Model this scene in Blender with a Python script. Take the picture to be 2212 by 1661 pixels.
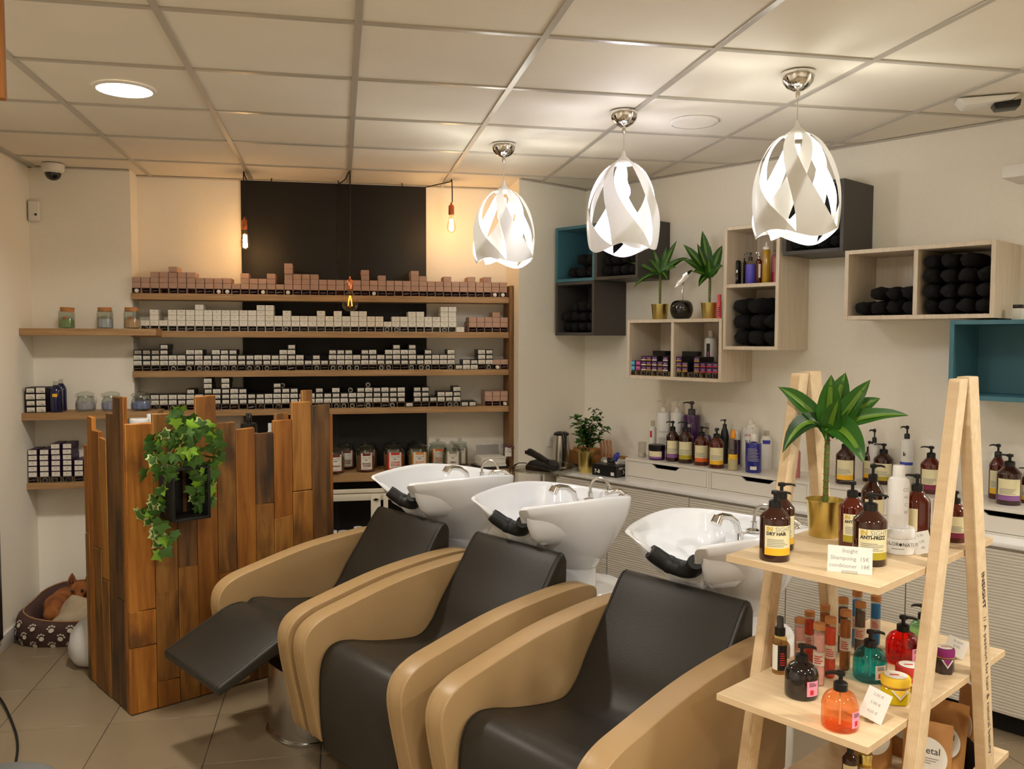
import bpy, bmesh, math, random
from mathutils import Vector, Matrix, noise

for _o in list(bpy.data.objects):
    bpy.data.objects.remove(_o)
SC = bpy.context.scene
COL = SC.collection
PI = math.pi
random.seed(7)

# ------------------------------------------------------------------ camera
F_PX, YAW, PITCH, ROLL = 1857.0, .1979, -.0553, .0024
EYE = Vector((0, 0, 1.67))
_cy, _sy, _cp, _sp = math.cos(YAW), math.sin(YAW), math.cos(PITCH), math.sin(PITCH)
FWD = Vector((_sy * _cp, _cy * _cp, _sp))
_r0 = Vector((_cy, -_sy, 0))
_u0 = _r0.cross(FWD)
RIGHT = _r0 * math.cos(ROLL) + _u0 * math.sin(ROLL)
UP = _u0 * math.cos(ROLL) - _r0 * math.sin(ROLL)
cam_d = bpy.data.cameras.new('camera')
cam_d.sensor_width = 36
cam_d.lens = F_PX / 2212 * 36
cam_d.clip_start = .05
cam = bpy.data.objects.new('camera', cam_d)
COL.objects.link(cam)
cam.matrix_world = Matrix(((RIGHT.x, UP.x, -FWD.x, EYE.x), (RIGHT.y, UP.y, -FWD.y, EYE.y), (RIGHT.z, UP.z, -FWD.z, EYE.z), (0, 0, 0, 1)))
SC.camera = cam
# ------------------------------------------------------------------ world, exposure
wd = bpy.data.worlds.new('world')
SC.world = wd
wd.use_nodes = True
wd.node_tree.nodes['Background'].inputs[0].default_value = (.55, .62, .75, 1)
wd.node_tree.nodes['Background'].inputs[1].default_value = .3
SC.view_settings.view_transform = 'Standard'
SC.view_settings.look = 'None'
SC.view_settings.gamma = 1
SC.view_settings.use_curve_mapping = False
SC.view_settings.exposure = -0.1
L_DOWN = 24.0      # each recessed ceiling light
L_PEND = 11.0      # each pendant
L_EDIS = 2.0       # each glowing bare bulb
C_DOWN = (1, .93, .83)
C_PEND = (.98, 1, .94)

# ------------------------------------------------------------------ pixel to place
def ray(u, v):
    return RIGHT * ((u - 1106) / F_PX) + UP * ((830.5 - v) / F_PX) + FWD
def onz(u, v, z):
    d = ray(u, v); return EYE + d * ((z - EYE.z) / d.z)
def ony(u, v, y):
    d = ray(u, v); return EYE + d * (y / d.y)
def onpl(u, v, p, n):
    d = ray(u, v); return EYE + d * ((p - EYE).dot(n) / d.dot(n))
def depth(P):
    return (P - EYE).dot(FWD)
def zat(P, v):
    # height above the floor at which the vertical through P crosses image row v
    d = Vector((P.x, P.y, 0)) - EYE
    k = (830.5 - v) / F_PX
    return (k * d.dot(FWD) - d.dot(UP)) / (UP.z - k * FWD.z)
# the right-hand wall and everything in line with it
TH = math.radians(-58.6)
E1 = Vector((math.cos(TH), math.sin(TH), 0))
NN = Vector((math.sin(TH), -math.cos(TH), 0))
QC = Vector((1.63, 5.62, 0))
def S(s, n, z=0.0):
    return QC + E1 * s + NN * n + Vector((0, 0, z))
def st(P):
    d = P - QC; return d.dot(E1), d.dot(NN)

# ------------------------------------------------------------------ materials
def lin(c):
    return tuple(((x / 255) / 12.92 if x / 255 <= .04045 else ((x / 255 + .055) / 1.055) ** 2.4) for x in c[:3]) + (1,)
MATS = {}
def mat(name, col, rough=.5, metal=0, var=0, scale=6, stretch=(1, 1, 1), bump=0, bscale=None, trans=0, emit=0, ecol=None, alpha=1, coat=0, ior=1.45, rnd=0, detail=4, spec=None, sss=0):
    m = bpy.data.materials.new(name); m.use_nodes = True
    nt = m.node_tree; b = nt.nodes['Principled BSDF']
    c = lin(col)
    b.inputs['Base Color'].default_value = c
    b.inputs['Roughness'].default_value = rough
    b.inputs['Metallic'].default_value = metal
    b.inputs['Transmission Weight'].default_value = trans
    b.inputs['IOR'].default_value = ior
    b.inputs['Coat Weight'].default_value = coat
    b.inputs['Alpha'].default_value = alpha
    if spec is not None: b.inputs['Specular IOR Level'].default_value = spec
    if sss:
        b.inputs['Subsurface Weight'].default_value = sss
        b.inputs['Subsurface Radius'].default_value = (.02, .012, .008)
    if emit:
        b.inputs['Emission Color'].default_value = lin(ecol or col)
        b.inputs['Emission Strength'].default_value = emit
    if var or bump:
        tc = nt.nodes.new('ShaderNodeTexCoord'); mp = nt.nodes.new('ShaderNodeMapping')
        mp.inputs['Scale'].default_value = stretch
        nt.links.new(tc.outputs['Object'], mp.inputs[0])
        if rnd:
            oi = nt.nodes.new('ShaderNodeObjectInfo'); cx = nt.nodes.new('ShaderNodeCombineXYZ'); mu = nt.nodes.new('ShaderNodeMath'); mu.operation = 'MULTIPLY'; mu.inputs[1].default_value = 37
            nt.links.new(oi.outputs['Random'], mu.inputs[0])
            for k in range(3): nt.links.new(mu.outputs[0], cx.inputs[k])
            nt.links.new(cx.outputs[0], mp.inputs['Location'])
        nz = nt.nodes.new('ShaderNodeTexNoise'); nz.inputs['Scale'].default_value = scale; nz.inputs['Detail'].default_value = detail
        nt.links.new(mp.outputs[0], nz.inputs['Vector'])
        if var:
            mr = nt.nodes.new('ShaderNodeMapRange'); mr.inputs[1].default_value = .3; mr.inputs[2].default_value = .7
            mr.inputs[3].default_value = 1 - var; mr.inputs[4].default_value = 1 + var
            nt.links.new(nz.outputs[0], mr.inputs[0])
            out = mr.outputs[0]
            if rnd:
                m2 = nt.nodes.new('ShaderNodeMapRange'); m2.inputs[3].default_value = 1 - rnd; m2.inputs[4].default_value = 1 + rnd
                nt.links.new(oi.outputs['Random'], m2.inputs[0])
                m3 = nt.nodes.new('ShaderNodeMath'); m3.operation = 'MULTIPLY'
                nt.links.new(out, m3.inputs[0]); nt.links.new(m2.outputs[0], m3.inputs[1]); out = m3.outputs[0]
            mx = nt.nodes.new('ShaderNodeVectorMath'); mx.operation = 'SCALE'
            mx.inputs[0].default_value = c[:3]
            nt.links.new(out, mx.inputs['Scale']); nt.links.new(mx.outputs[0], b.inputs['Base Color'])
        if bump:
            src = nz
            if bscale:
                src = nt.nodes.new('ShaderNodeTexNoise'); src.inputs['Scale'].default_value = bscale; nt.links.new(mp.outputs[0], src.inputs['Vector'])
            bp = nt.nodes.new('ShaderNodeBump'); bp.inputs['Strength'].default_value = bump; bp.inputs['Distance'].default_value = .01
            nt.links.new(src.outputs[0], bp.inputs['Height']); nt.links.new(bp.outputs[0], b.inputs['Normal'])
    MATS[name] = m
    return m

def ramp_wood(name, cols, scale, stretch, rough=.6, rnd=.15, stain=None, bump=.15):
    # wood: stretched noise through a colour ramp, shifted per piece; optional dark stains and knots
    m = bpy.data.materials.new(name); m.use_nodes = True
    nt = m.node_tree; b = nt.nodes['Principled BSDF']; L = nt.links.new
    b.inputs['Roughness'].default_value = rough
    tc = nt.nodes.new('ShaderNodeTexCoord'); mp = nt.nodes.new('ShaderNodeMapping'); mp.inputs['Scale'].default_value = stretch
    oi = nt.nodes.new('ShaderNodeObjectInfo'); mu = nt.nodes.new('ShaderNodeMath'); mu.operation = 'MULTIPLY'; mu.inputs[1].default_value = 53
    cx = nt.nodes.new('ShaderNodeCombineXYZ'); ad = nt.nodes.new('ShaderNodeVectorMath')
    L(oi.outputs['Random'], mu.inputs[0])
    for k in range(3): L(mu.outputs[0], cx.inputs[k])
    L(tc.outputs['Object'], ad.inputs[0]); L(cx.outputs[0], ad.inputs[1]); L(ad.outputs[0], mp.inputs[0])
    nz = nt.nodes.new('ShaderNodeTexNoise'); nz.inputs['Scale'].default_value = scale; nz.inputs['Detail'].default_value = 6; nz.inputs['Distortion'].default_value = .6
    L(mp.outputs[0], nz.inputs['Vector'])
    cr = nt.nodes.new('ShaderNodeValToRGB'); e = cr.color_ramp.elements
    while len(e) < len(cols): e.new(.5)
    for i, c in enumerate(cols):
        e[i].position = .28 + .44 * i / (len(cols) - 1); e[i].color = lin(c)
    L(nz.outputs[0], cr.inputs[0]); out = cr.outputs[0]
    m2 = nt.nodes.new('ShaderNodeMapRange'); m2.inputs[3].default_value = 1 - rnd; m2.inputs[4].default_value = 1 + rnd
    L(oi.outputs['Random'], m2.inputs[0])
    mx = nt.nodes.new('ShaderNodeVectorMath'); mx.operation = 'SCALE'; L(out, mx.inputs[0]); L(m2.outputs[0], mx.inputs['Scale']); out = mx.outputs[0]
    if stain:
        n2 = nt.nodes.new('ShaderNodeTexNoise'); n2.inputs['Scale'].default_value = stain[1]; n2.inputs['Detail'].default_value = 5
        mp2 = nt.nodes.new('ShaderNodeMapping'); mp2.inputs['Scale'].default_value = (1, 1, .45); L(ad.outputs[0], mp2.inputs[0]); L(mp2.outputs[0], n2.inputs['Vector'])
        r2 = nt.nodes.new('ShaderNodeMapRange'); r2.inputs[1].default_value = stain[2]; r2.inputs[2].default_value = stain[2] + .14; r2.inputs[3].default_value = 0; r2.inputs[4].default_value = .75
        L(n2.outputs[0], r2.inputs[0])
        mm = nt.nodes.new('ShaderNodeMix'); mm.data_type = 'RGBA'; mm.inputs['B'].default_value = lin(stain[0])
        L(r2.outputs[0], mm.inputs['Factor']); L(out, mm.inputs['A']); out = mm.outputs['Result']
    L(out, b.inputs['Base Color'])
    if bump:
        bp = nt.nodes.new('ShaderNodeBump'); bp.inputs['Strength'].default_value = bump; bp.inputs['Distance'].default_value = .004
        L(nz.outputs[0], bp.inputs['Height']); L(bp.outputs[0], b.inputs['Normal'])
    MATS[name] = m
    return m

mat('wall_paint', (247, 241, 226), .75, bump=.04, scale=60, var=.012)
mat('ceiling_tile', (236, 228, 212), .9, var=.02, scale=3, bump=.08, bscale=220)
mat('t_bar', (186, 179, 166), .3, spec=.5)
mat('floor_tile', (132, 116, 92), .34, var=.07, scale=2.2, rnd=.03, detail=6, bump=.02, bscale=30)
mat('grout', (84, 72, 56), .85)
mat('black_board', (24, 22, 20), .6, var=.1, scale=8)
mat('white_satin', (236, 232, 224), .35)
mat('white_plastic', (232, 228, 218), .4)
mat('white_gloss', (230, 228, 224), .12, coat=.4)
mat('porcelain', (240, 242, 246), .08, coat=.6)
mat('chrome', (225, 222, 218), .07, metal=1)
mat('steel', (190, 186, 178), .22, metal=1)
mat('copper', (222, 130, 90), .18, metal=1)
mat('gold', (214, 194, 118), .28, metal=1, var=.06, scale=40, stretch=(8, 8, .3))
mat('black_plastic', (18, 17, 17), .35)
mat('black_gloss', (12, 11, 11), .08, coat=.5)
mat('rubber', (22, 22, 24), .5)
mat('black_cable', (14, 13, 13), .6)
mat('clear_cable', (205, 200, 190), .4)
mat('leather_beige', (164, 134, 92), .38, var=.03, scale=5, bump=.05, bscale=180)
mat('leather_grey', (36, 32, 25), .46, var=.04, scale=5, bump=.05, bscale=200)
mat('eket_dark', (70, 66, 62), .5)
mat('eket_teal', (70, 118, 132), .5)
mat('lacquer_white', (218, 212, 200), .3)
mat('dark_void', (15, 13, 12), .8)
ramp_wood('oak_shelf', [(148, 112, 72), (168, 130, 86), (182, 146, 100)], 5, (.8, 14, 14), .55, .05)
ramp_wood('eket_wood', [(206, 190, 166), (216, 201, 178), (222, 209, 188)], 5, (12, 12, .8), .55, .02, bump=.05)
ramp_wood('plywood', [(206, 180, 140), (216, 190, 150), (224, 200, 164)], 4, (1, 10, 10), .5, .03, bump=.04)
ramp_wood('pallet', [(96, 60, 20), (140, 92, 34), (164, 116, 52)], 4, (7, 7, .7), .55, .32, stain=((44, 28, 14), 5.5, .56))
ramp_wood('pallet_orange', [(122, 72, 18), (156, 96, 28), (176, 116, 42)], 4, (7, 7, .6), .55, .25, stain=((58, 34, 14), 5.0, .58))
ramp_wood('pallet_dark', [(66, 44, 20), (102, 68, 30), (126, 88, 44)], 4, (8, 8, .7), .6, .2, stain=((34, 26, 18), 5.5, .54))
ramp_wood('post_wood', [(104, 72, 38), (132, 94, 52), (150, 110, 64)], 4, (9, 9, .7), .6, .1)

def thin_glass(name, tint=(250, 252, 250), ior=1.45, rough=.02, gl=1.0):
    # thin clear wall: light passes straight through, reflections by Fresnel
    m = bpy.data.materials.new(name); m.use_nodes = True; nt = m.node_tree; nt.nodes.clear(); L = nt.links.new
    o = nt.nodes.new('ShaderNodeOutputMaterial'); t = nt.nodes.new('ShaderNodeBsdfTransparent'); g = nt.nodes.new('ShaderNodeBsdfGlossy'); f = nt.nodes.new('ShaderNodeLayerWeight'); pw = nt.nodes.new('ShaderNodeMath'); pw.operation = 'POWER'; pw.inputs[1].default_value = 3.5; mr = nt.nodes.new('ShaderNodeMapRange'); mr.inputs[3].default_value = .05; mr.inputs[4].default_value = .75; x = nt.nodes.new('ShaderNodeMixShader')
    t.inputs[0].default_value = lin(tint); g.inputs[1].default_value = rough; f.inputs[0].default_value = .5
    L(f.outputs['Facing'], pw.inputs[0]); L(pw.outputs[0], mr.inputs[0]); L(mr.outputs[0], x.inputs[0]); L(t.outputs[0], x.inputs[1]); L(g.outputs[0], x.inputs[2]); L(x.outputs[0], o.inputs[0])
    MATS[name] = m; return m

def material(name):
    return MATS[name] if isinstance(name, str) else name

# ------------------------------------------------------------------ mesh building
class MB:
    def __init__(s): s.v = []; s.f = []
    def add(s, vs, fs, M=None):
        o = len(s.v)
        s.v += [(M @ Vector(p)) if M is not None else Vector(p) for p in vs]
        s.f += [tuple(i + o for i in f) for f in fs]
        return s
    def box(s, x0, x1, y0, y1, z0, z1, M=None):
        return s.add([(x0, y0, z0), (x1, y0, z0), (x1, y1, z0), (x0, y1, z0), (x0, y0, z1), (x1, y0, z1), (x1, y1, z1), (x0, y1, z1)],
                     [(0, 3, 2, 1), (4, 5, 6, 7), (0, 1, 5, 4), (1, 2, 6, 5), (2, 3, 7, 6), (3, 0, 4, 7)], M)
    def lathe(s, prof, n=20, M=None, c=(0, 0), cap=(True, True)):
        vs, fs = [], []
        for r, z in prof:
            for k in range(n):
                a = 2 * PI * k / n; vs.append((c[0] + r * math.cos(a), c[1] + r * math.sin(a), z))
        for i in range(len(prof) - 1):
            for k in range(n):
                k2 = (k + 1) % n
                fs.append((i * n + k, i * n + k2, (i + 1) * n + k2, (i + 1) * n + k))
        if cap[0]: fs.append(tuple(range(n - 1, -1, -1)))
        if cap[1]: fs.append(tuple((len(prof) - 1) * n + k for k in range(n)))
        return s.add(vs, fs, M)
    def tube(s, pts, r, n=8, M=None, closed=False, cap=True):
        pts = [Vector(p) for p in pts]; m = len(pts); vs, fs = [], []
        rr = r if isinstance(r, (list, tuple)) else [r] * m
        t0 = (pts[1] - pts[0]).normalized()
        nx = t0.orthogonal().normalized()
        for i, p in enumerate(pts):
            a = pts[i - 1] if i > 0 else (pts[-1] if closed else p)
            b = pts[(i + 1) % m] if (i < m - 1 or closed) else p
            t = (b - a).normalized()
            nx = (nx - t * nx.dot(t)).normalized(); ny = t.cross(nx)
            for k in range(n):
                q = 2 * PI * k / n; vs.append(p + (nx * math.cos(q) + ny * math.sin(q)) * rr[i])
        for i in range(m - (0 if closed else 1)):
            j = (i + 1) % m
            for k in range(n):
                k2 = (k + 1) % n; fs.append((i * n + k, i * n + k2, j * n + k2, j * n + k))
        if cap and not closed:
            fs.append(tuple(range(n - 1, -1, -1))); fs.append(tuple((m - 1) * n + k for k in range(n)))
        return s.add(vs, fs, M)
    def prism(s, poly, a0, a1, axis='x', M=None):
        # poly: 2-D outline (other two axes in order), extruded along axis
        n = len(poly)
        def P(a, p): return {'x': (a, p[0], p[1]), 'y': (p[0], a, p[1]), 'z': (p[0], p[1], a)}[axis]
        vs = [P(a0, p) for p in poly] + [P(a1, p) for p in poly]
        fs = [tuple(range(n)), tuple(range(2 * n - 1, n - 1, -1))] + [(i, i + n, (i + 1) % n + n, (i + 1) % n) for i in range(n)]
        return s.add(vs, fs, M)
    def loft(s, rings, M=None, cap=(True, True), closed=True):
        n = len(rings[0]); vs = [p for r in rings for p in r]; fs = []
        for i in range(len(rings) - 1):
            for k in range(n if closed else n - 1):
                k2 = (k + 1) % n; fs.append((i * n + k, i * n + k2, (i + 1) * n + k2, (i + 1) * n + k))
        if cap[0] and closed: fs.append(tuple(range(n - 1, -1, -1)))
        if cap[1] and closed: fs.append(tuple((len(rings) - 1) * n + k for k in range(n)))
        return s.add(vs, fs, M)
    def mesh(s, name, bevel=0, seg=2, ang=38, sub=0, thick=0, flat=False, relax=None):
        bm = bmesh.new()
        vs = [bm.verts.new(p) for p in s.v]
        for f in s.f:
            try: bm.faces.new([vs[i] for i in f])
            except ValueError: pass
        if thick == 0: bmesh.ops.recalc_face_normals(bm, faces=bm.faces)
        if relax:
            bm.verts.ensure_lookup_table()
            for it, (i0, i1) in relax:
                for _ in range(it): bmesh.ops.smooth_vert(bm, verts=[bm.verts[i] for i in range(i0, i1)], factor=.5, use_axis_x=True, use_axis_y=True, use_axis_z=True)
        if bevel:
            bm.normal_update()
            ed = [e for e in bm.edges if len(e.link_faces) == 2 and e.calc_face_angle(0) > math.radians(28)]
            bmesh.ops.bevel(bm, geom=ed, offset=bevel, segments=seg, profile=.5, affect='EDGES', clamp_overlap=True)
        bm.normal_update()
        for f in bm.faces: f.smooth = not flat
        for e in bm.edges:
            if len(e.link_faces) == 2 and e.calc_face_angle(0) > math.radians(ang): e.smooth = False
        me = bpy.data.meshes.new(name); bm.to_mesh(me); bm.free()
        return me

def obj(name, me, m=None, parent=None, loc=None, rot=None):
    if isinstance(me, MB): me = me.mesh(name)
    if m is not None:
        mm = material(m)
        if not me.materials: me.materials.append(mm)
        elif me.materials[0] != mm:
            me = me.copy(); me.materials.clear(); me.materials.append(mm)
    o = bpy.data.objects.new(name, me); COL.objects.link(o)
    if parent is not None: o.parent = parent
    if loc is not None: o.location = loc
    if rot is not None: o.rotation_euler = rot if isinstance(rot, (tuple, list)) else (0, 0, rot)
    return o
def tag(o, label=None, cat=None, group=None, kind=None):
    if label: o['label'] = label
    if cat: o['category'] = cat
    if group: o['group'] = group
    if kind: o['kind'] = kind
    return o
def thing(name, label, cat, loc=(0, 0, 0), rz=0, group=None):
    o = bpy.data.objects.new(name, None); COL.objects.link(o)
    o.location = loc; o.rotation_euler = (0, 0, rz); o.empty_display_size = .05
    return tag(o, label, cat, group)
def struct(name, me, m, parent=None, **k):
    o = obj(name, me, m, parent, **k)
    if parent is None: o['kind'] = 'structure'
    return o
_TX = {}
def text_mesh(s, size, bend=0, align='CENTER', bold=0):
    key = (s, round(size, 5), round(bend, 4), align, bold)
    if key in _TX: return _TX[key]
    cu = bpy.data.curves.new('writing', 'FONT'); cu.body = s; cu.size = size; cu.align_x = align; cu.align_y = 'CENTER'; cu.resolution_u = 2; cu.offset = bold; cu.space_line = .95
    o = bpy.data.objects.new('writing', cu); COL.objects.link(o)
    dg = bpy.context.evaluated_depsgraph_get(); dg.update()
    me = bpy.data.meshes.new_from_object(o.evaluated_get(dg)); me.name = 'writing'
    bpy.data.objects.remove(o); bpy.data.curves.remove(cu)
    me.materials.clear()
    for v in me.vertices:        # upright, facing -y; bent round a cylinder if asked
        x, y = v.co.x, v.co.y
        if bend: a = x / bend; v.co = (bend * math.sin(a), -bend * math.cos(a), y)
        else: v.co = (x, 0, y)
    _TX[key] = me
    return me
def writing(s, size, m, parent, loc=(0, 0, 0), bend=0, rot=None, align='CENTER', bold=0, name='writing'):
    return obj(name, text_mesh(s, size, bend, align, bold), m, parent, loc, rot)
ORD = ['zeroth', 'first', 'second', 'third', 'fourth', 'fifth', 'sixth', 'seventh', 'eighth', 'ninth']
def nth(k):
    if k < 10: return ORD[k]
    return '%d%s' % (k, 'th' if 10 <= k % 100 <= 20 else {1: 'st', 2: 'nd', 3: 'rd'}.get(k % 10, 'th'))
# ------------------------------------------------------------------ the room
H = 2.65
XL, YP, YN, XNL, XNR = -1.77, 5.52, 5.70, -1.215, 1.105
YB = -2.2                                   # wall behind the camera
PIER = S(0, .615); FAR = S((5.62 - YB) / .8536, 0)
def wall(name, a, b, t=.12, z0=0, z1=H + .03, m='wall_paint'):
    a, b = Vector(a[:2]), Vector(b[:2]); d = (b - a).normalized(); o = Vector((-d.y, d.x)) * t   # o points out of the room
    mb = MB(); mb.prism([a, b, b + o, a + o], z0, z1, 'z')
    return struct(name, mb, m)
wall('wall_left', (XL, YB), (XL, YP + .12), .12)
wall('wall_back_left', (XL, YP), (XNL, YP), .30)
wall('wall_back', (XNL, YN), (XNR, YN), .12)
mb = MB(); q = PIER; mb.prism([(XNR, q.y), (QC.x, QC.y), (QC.x + .06, QC.y + .4), (XNR, YN + .3)], 0, H + .03, 'z'); struct('wall_back_right', mb, 'wall_paint')
wall('wall_right', QC, FAR, .12)
wall('wall_front', (FAR.x + .1, YB), (XL - .1, YB), .12)
# black board in two sheets on the niche wall
bb = thing('wall_board', 'matt black board covering the middle of the back wall from floor to ceiling', 'board', (-.012, YN, 0))
for k, (x0, x1) in enumerate(((-.588, -.001), (.001, .575))):
    obj('panel', MB().box(x0, x1, -.02, -.001, 0, H - .002).mesh('panel', bevel=.001), 'black_board', bb)
# floor: a slab for the joints and one block per tile where the camera looks
fl = struct('floor', MB().box(XL - .1, FAR.x + .2, YB - .1, 5.9, -.08, -.003), 'grout')
T = .45; tm = MB().box(-T / 2 + .0018, T / 2 - .0018, -T / 2 + .0018, T / 2 - .0018, -.01, 0).mesh('floor_tile', bevel=.0012, seg=1)
xs = [-1.437 + .45 * i for i in range(-1, 12)]; ys = [4.793 + .45 * j for j in range(-9, 3)]
far_tiles = MB()
for i in range(-1, 18):
    for j in range(-16, 3):
        x, y = -1.437 + T * (i + .5), 4.793 + T * (j + .5)
        s_, n_ = st(Vector((x, y, 0)))
        if n_ < -.25 or y < YB: continue
        if 1.4 < y and x < 3.4: obj('tile', tm, 'floor_tile', fl, (x, y, 0))
        else: far_tiles.box(x - T / 2 + .0018, x + T / 2 - .0018, y - T / 2 + .0018, y + T / 2 - .0018, -.01, 0)
o = obj('tile_field', far_tiles, 'floor_tile', fl); o['kind'] = 'stuff'
# ceiling: plain slab, lay-in tiles, T-bars
ce = struct('ceiling', MB().box(XL - .1, FAR.x + .2, YB - .1, 5.9, H + .05, H + .12), 'ceiling_tile')
G = .6; tm = MB().box(-G / 2 + .004, G / 2 - .004, -G / 2 + .004, G / 2 - .004, .006, .02).mesh('ceiling_tile')
for i in range(-3, 12):
    for j in range(-9, 6):
        x, y = -.533 + G * (i + .5), 2.797 + G * (j + .5)
        if st(Vector((x, y, 0)))[1] < -.4 or y < YB - .3 or x < XL - .3: continue
        obj('tile', tm, 'ceiling_tile', ce, (x, y, H))
mb_len = 5.9 - YB
for i in range(-2, 12):
    x = -.533 + G * i
    obj('t_bar', MB().box(x - .012, x + .012, YB, 5.85 if x < 1.8 else 5.62 - (x - 1.63) / .61 + .1, H - .001, H + .012).mesh('t_bar', bevel=.001, seg=1), 't_bar', ce)
for j in range(-8, 6):
    y = 2.797 + G * j
    obj('t_bar', MB().box(XL, min(6.4, 1.63 + (5.62 - y) * .61 + .1), y - .012, y + .012, H - .0005, H + .012).mesh('t_bar', bevel=.001, seg=1), 't_bar', ce)
# edge angle of the ceiling along the walls
def edge(name, a, b):
    a, b = Vector(a[:2]), Vector(b[:2]); d = (b - a).normalized(); o = Vector((d.y, -d.x)) * .022
    struct(name, MB().prism([a, b, b + o, a + o], H - .003, H + .003, 'z'), 't_bar')
k = 1
for a, b in (((XL, YB), (XL, YP)), ((XL, YP), (XNL, YP)), ((XNL, YN), (XNR, YN)), ((PIER.x, PIER.y), QC), (QC, FAR)):
    edge('trim_%d' % k, a, b); k += 1
struct('baseboard_left', MB().box(XL, XL + .014, YB, YP, 0, .085).mesh('bb', bevel=.002), 'white_satin')
struct('baseboard_back', MB().box(XL, XNL, YP - .014, YP, 0, .085).mesh('bb', bevel=.002), 'white_satin')
struct('door_1', MB().box(XL, XL + .03, 4.0, 4.862, .086, 2.04).mesh('door', bevel=.002), 'black_plastic')

# ------------------------------------------------------------------ ceiling fittings
def downlight(P, label, en=1.0, col=None):
    t = thing('recessed_light', label, 'ceiling light', (P[0], P[1], H), 0, 'recessed ceiling lights')
    obj('rim', MB().lathe([(.104, -.004), (.118, -.004), (.118, .004), (.104, .004), (.104, -.004)], 40, cap=(False, False)).mesh('rim'), 'white_satin', t)
    obj('diffuser', MB().lathe([(.104, -.003), (.104, .003)], 40).mesh('diffuser'), 'led', t)
    ld = bpy.data.lights.new('recessed_lamp', 'AREA'); ld.shape = 'DISK'; ld.size = .2; ld.energy = L_DOWN * en; ld.color = col or C_DOWN; ld.spread = math.radians(150)
    lo = bpy.data.objects.new('recessed_lamp', ld); COL.objects.link(lo); lo.parent = t; lo.location = (0, 0, -.012)
mat('led', (255, 250, 240), emit=14, ecol=(255, 246, 232))
downlight((-.832, 3.724), 'round recessed ceiling light, switched on, over the left side')
for p in ((.37, .75), (-.83, .75), (2.2, .75), (3.4, -.45), (.97, -1.05), (3.6, 1.6)):
    downlight(p, 'round recessed ceiling light behind the viewer, switched on', 1.15, (1, .95, .88))
sp = thing('ceiling_speaker', 'round flush white loudspeaker grille in the ceiling', 'speaker', (1.594, 3.743, H))
obj('grille', MB().lathe([(.0, -.006), (.098, -.006), (.1, -.004), (.1, .004)], 40, cap=(False, False)).mesh('grille'), 'ceiling_tile', sp)
obj('ring', MB().lathe([(.1, -.007), (.108, -.005), (.108, .004)], 40, cap=(False, False)).mesh('ring'), 'white_satin', sp)
dc = thing('security_camera', 'small white dome camera with dark bubble under the ceiling in the corner', 'camera', (-1.60, 5.40, H))
obj('housing', MB().lathe([(.058, 0), (.062, -.012), (.058, -.038), (.044, -.05)], 28, cap=(True, True)).mesh('h'), 'white_plastic', dc)
obj('dome', MB().lathe([(.044, -.05), (.042, -.064), (.033, -.08), (.018, -.09), (.0005, -.093)], 28).mesh('d'), 'black_gloss', dc)
P = ony(76, 457, YP)
md = thing('motion_detector', 'small white motion detector with a dark eye on the left corner wall', 'sensor', (P.x, YP - .02, P.z), math.radians(12))
obj('body', MB().box(-.03, .03, -.025, .02, -.06, .06).mesh('b', bevel=.012, seg=3), 'white_plastic', md)
obj('lens', MB().box(.004, .016, -.027, -.024, -.028, -.016), 'black_plastic', md)
P = onz(2140, 212, H)
sd = thing('ceiling_projector', 'white wedge-shaped ceiling fitting with a black face near the right wall', 'ceiling fitting', (P.x, P.y, H), TH + .5)
obj('body', MB().prism([(-.13, -.002), (.10, -.002), (.07, -.022), (-.10, -.035)], -.055, .055, 'y').mesh('b', bevel=.006), 'white_plastic', sd)
obj('black_face', MB().prism([(.005, -.03), (.105, -.02), (.1, -.048), (.02, -.052)], -.04, .04, 'y').mesh('f', bevel=.004), 'black_plastic', sd)
# boxed unit high on the right wall
a = st(onpl(2163, 380, S(0, .22), NN))[0]
zt, zb = zat(S(a, .22), 357), zat(S(a, .22), 386)
au = thing('wall_unit', 'plain white boxed unit high on the right-hand wall', 'wall unit', S(a, 0), TH)
obj('case', MB().box(0, .9, -.22, 0, zb, zt).mesh('c', bevel=.006), 'white_plastic', au)
# wooden board hanging close by at the left edge of the view
P = EYE + ray(0, 215) * 1.75
hb = thing('hanging_board', 'golden wooden board hanging from the ceiling at the left edge', 'board', (P.x, P.y, P.z), .1)
obj('plank', MB().box(-.42, .011, -.012, .012, 0, H - P.z - .05).mesh('p', bevel=.003), 'pallet_orange', hb)
for x in (-.36, -.05): obj('cord', MB().tube([(x, 0, H - P.z - .06), (x, 0, H - P.z)], .003, 6), 'black_cable', hb)

# ------------------------------------------------------------------ oak shelves
def shelf(name, label, x0, x1, yf, yb, z, t=.038):
    t_ = thing(name, label, 'shelf', ((x0 + x1) / 2, yb, z - t))
    obj('board', MB().box(x0 - (x0 + x1) / 2, x1 - (x0 + x1) / 2, yf - yb, -.001, 0, t).mesh('board', bevel=.0015, seg=1), 'oak_shelf', t_)
    return t_
SHZ = {1: 1.925, 2: 1.700, 3: 1.460, 4: 1.222}
YF = 5.47
for k, nm in ((1, 'topmost'), (2, 'second from top'), (3, 'third from top'), (4, 'lowest')):
    shelf('wall_shelf', 'long oak shelf of colour boxes in the niche, ' + nm, XNL + .001, 1.076, YF, YN - (.022 if k else 0), SHZ[k])
shelf('wall_shelf', 'short oak shelf on the left holding three cork-topped jars', XL + .001, -1.043, 5.30, YP, 1.712, .04)
shelf('wall_shelf', 'short oak shelf on the left holding clip jars and blue bottles', XL + .001, -1.043, 5.30, YP, 1.232, .042)
shelf('wall_shelf', 'short low oak shelf on the left holding purple boxes', XL + .001, -1.16, 5.35, YP, .822, .036)
WT = .822
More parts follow.
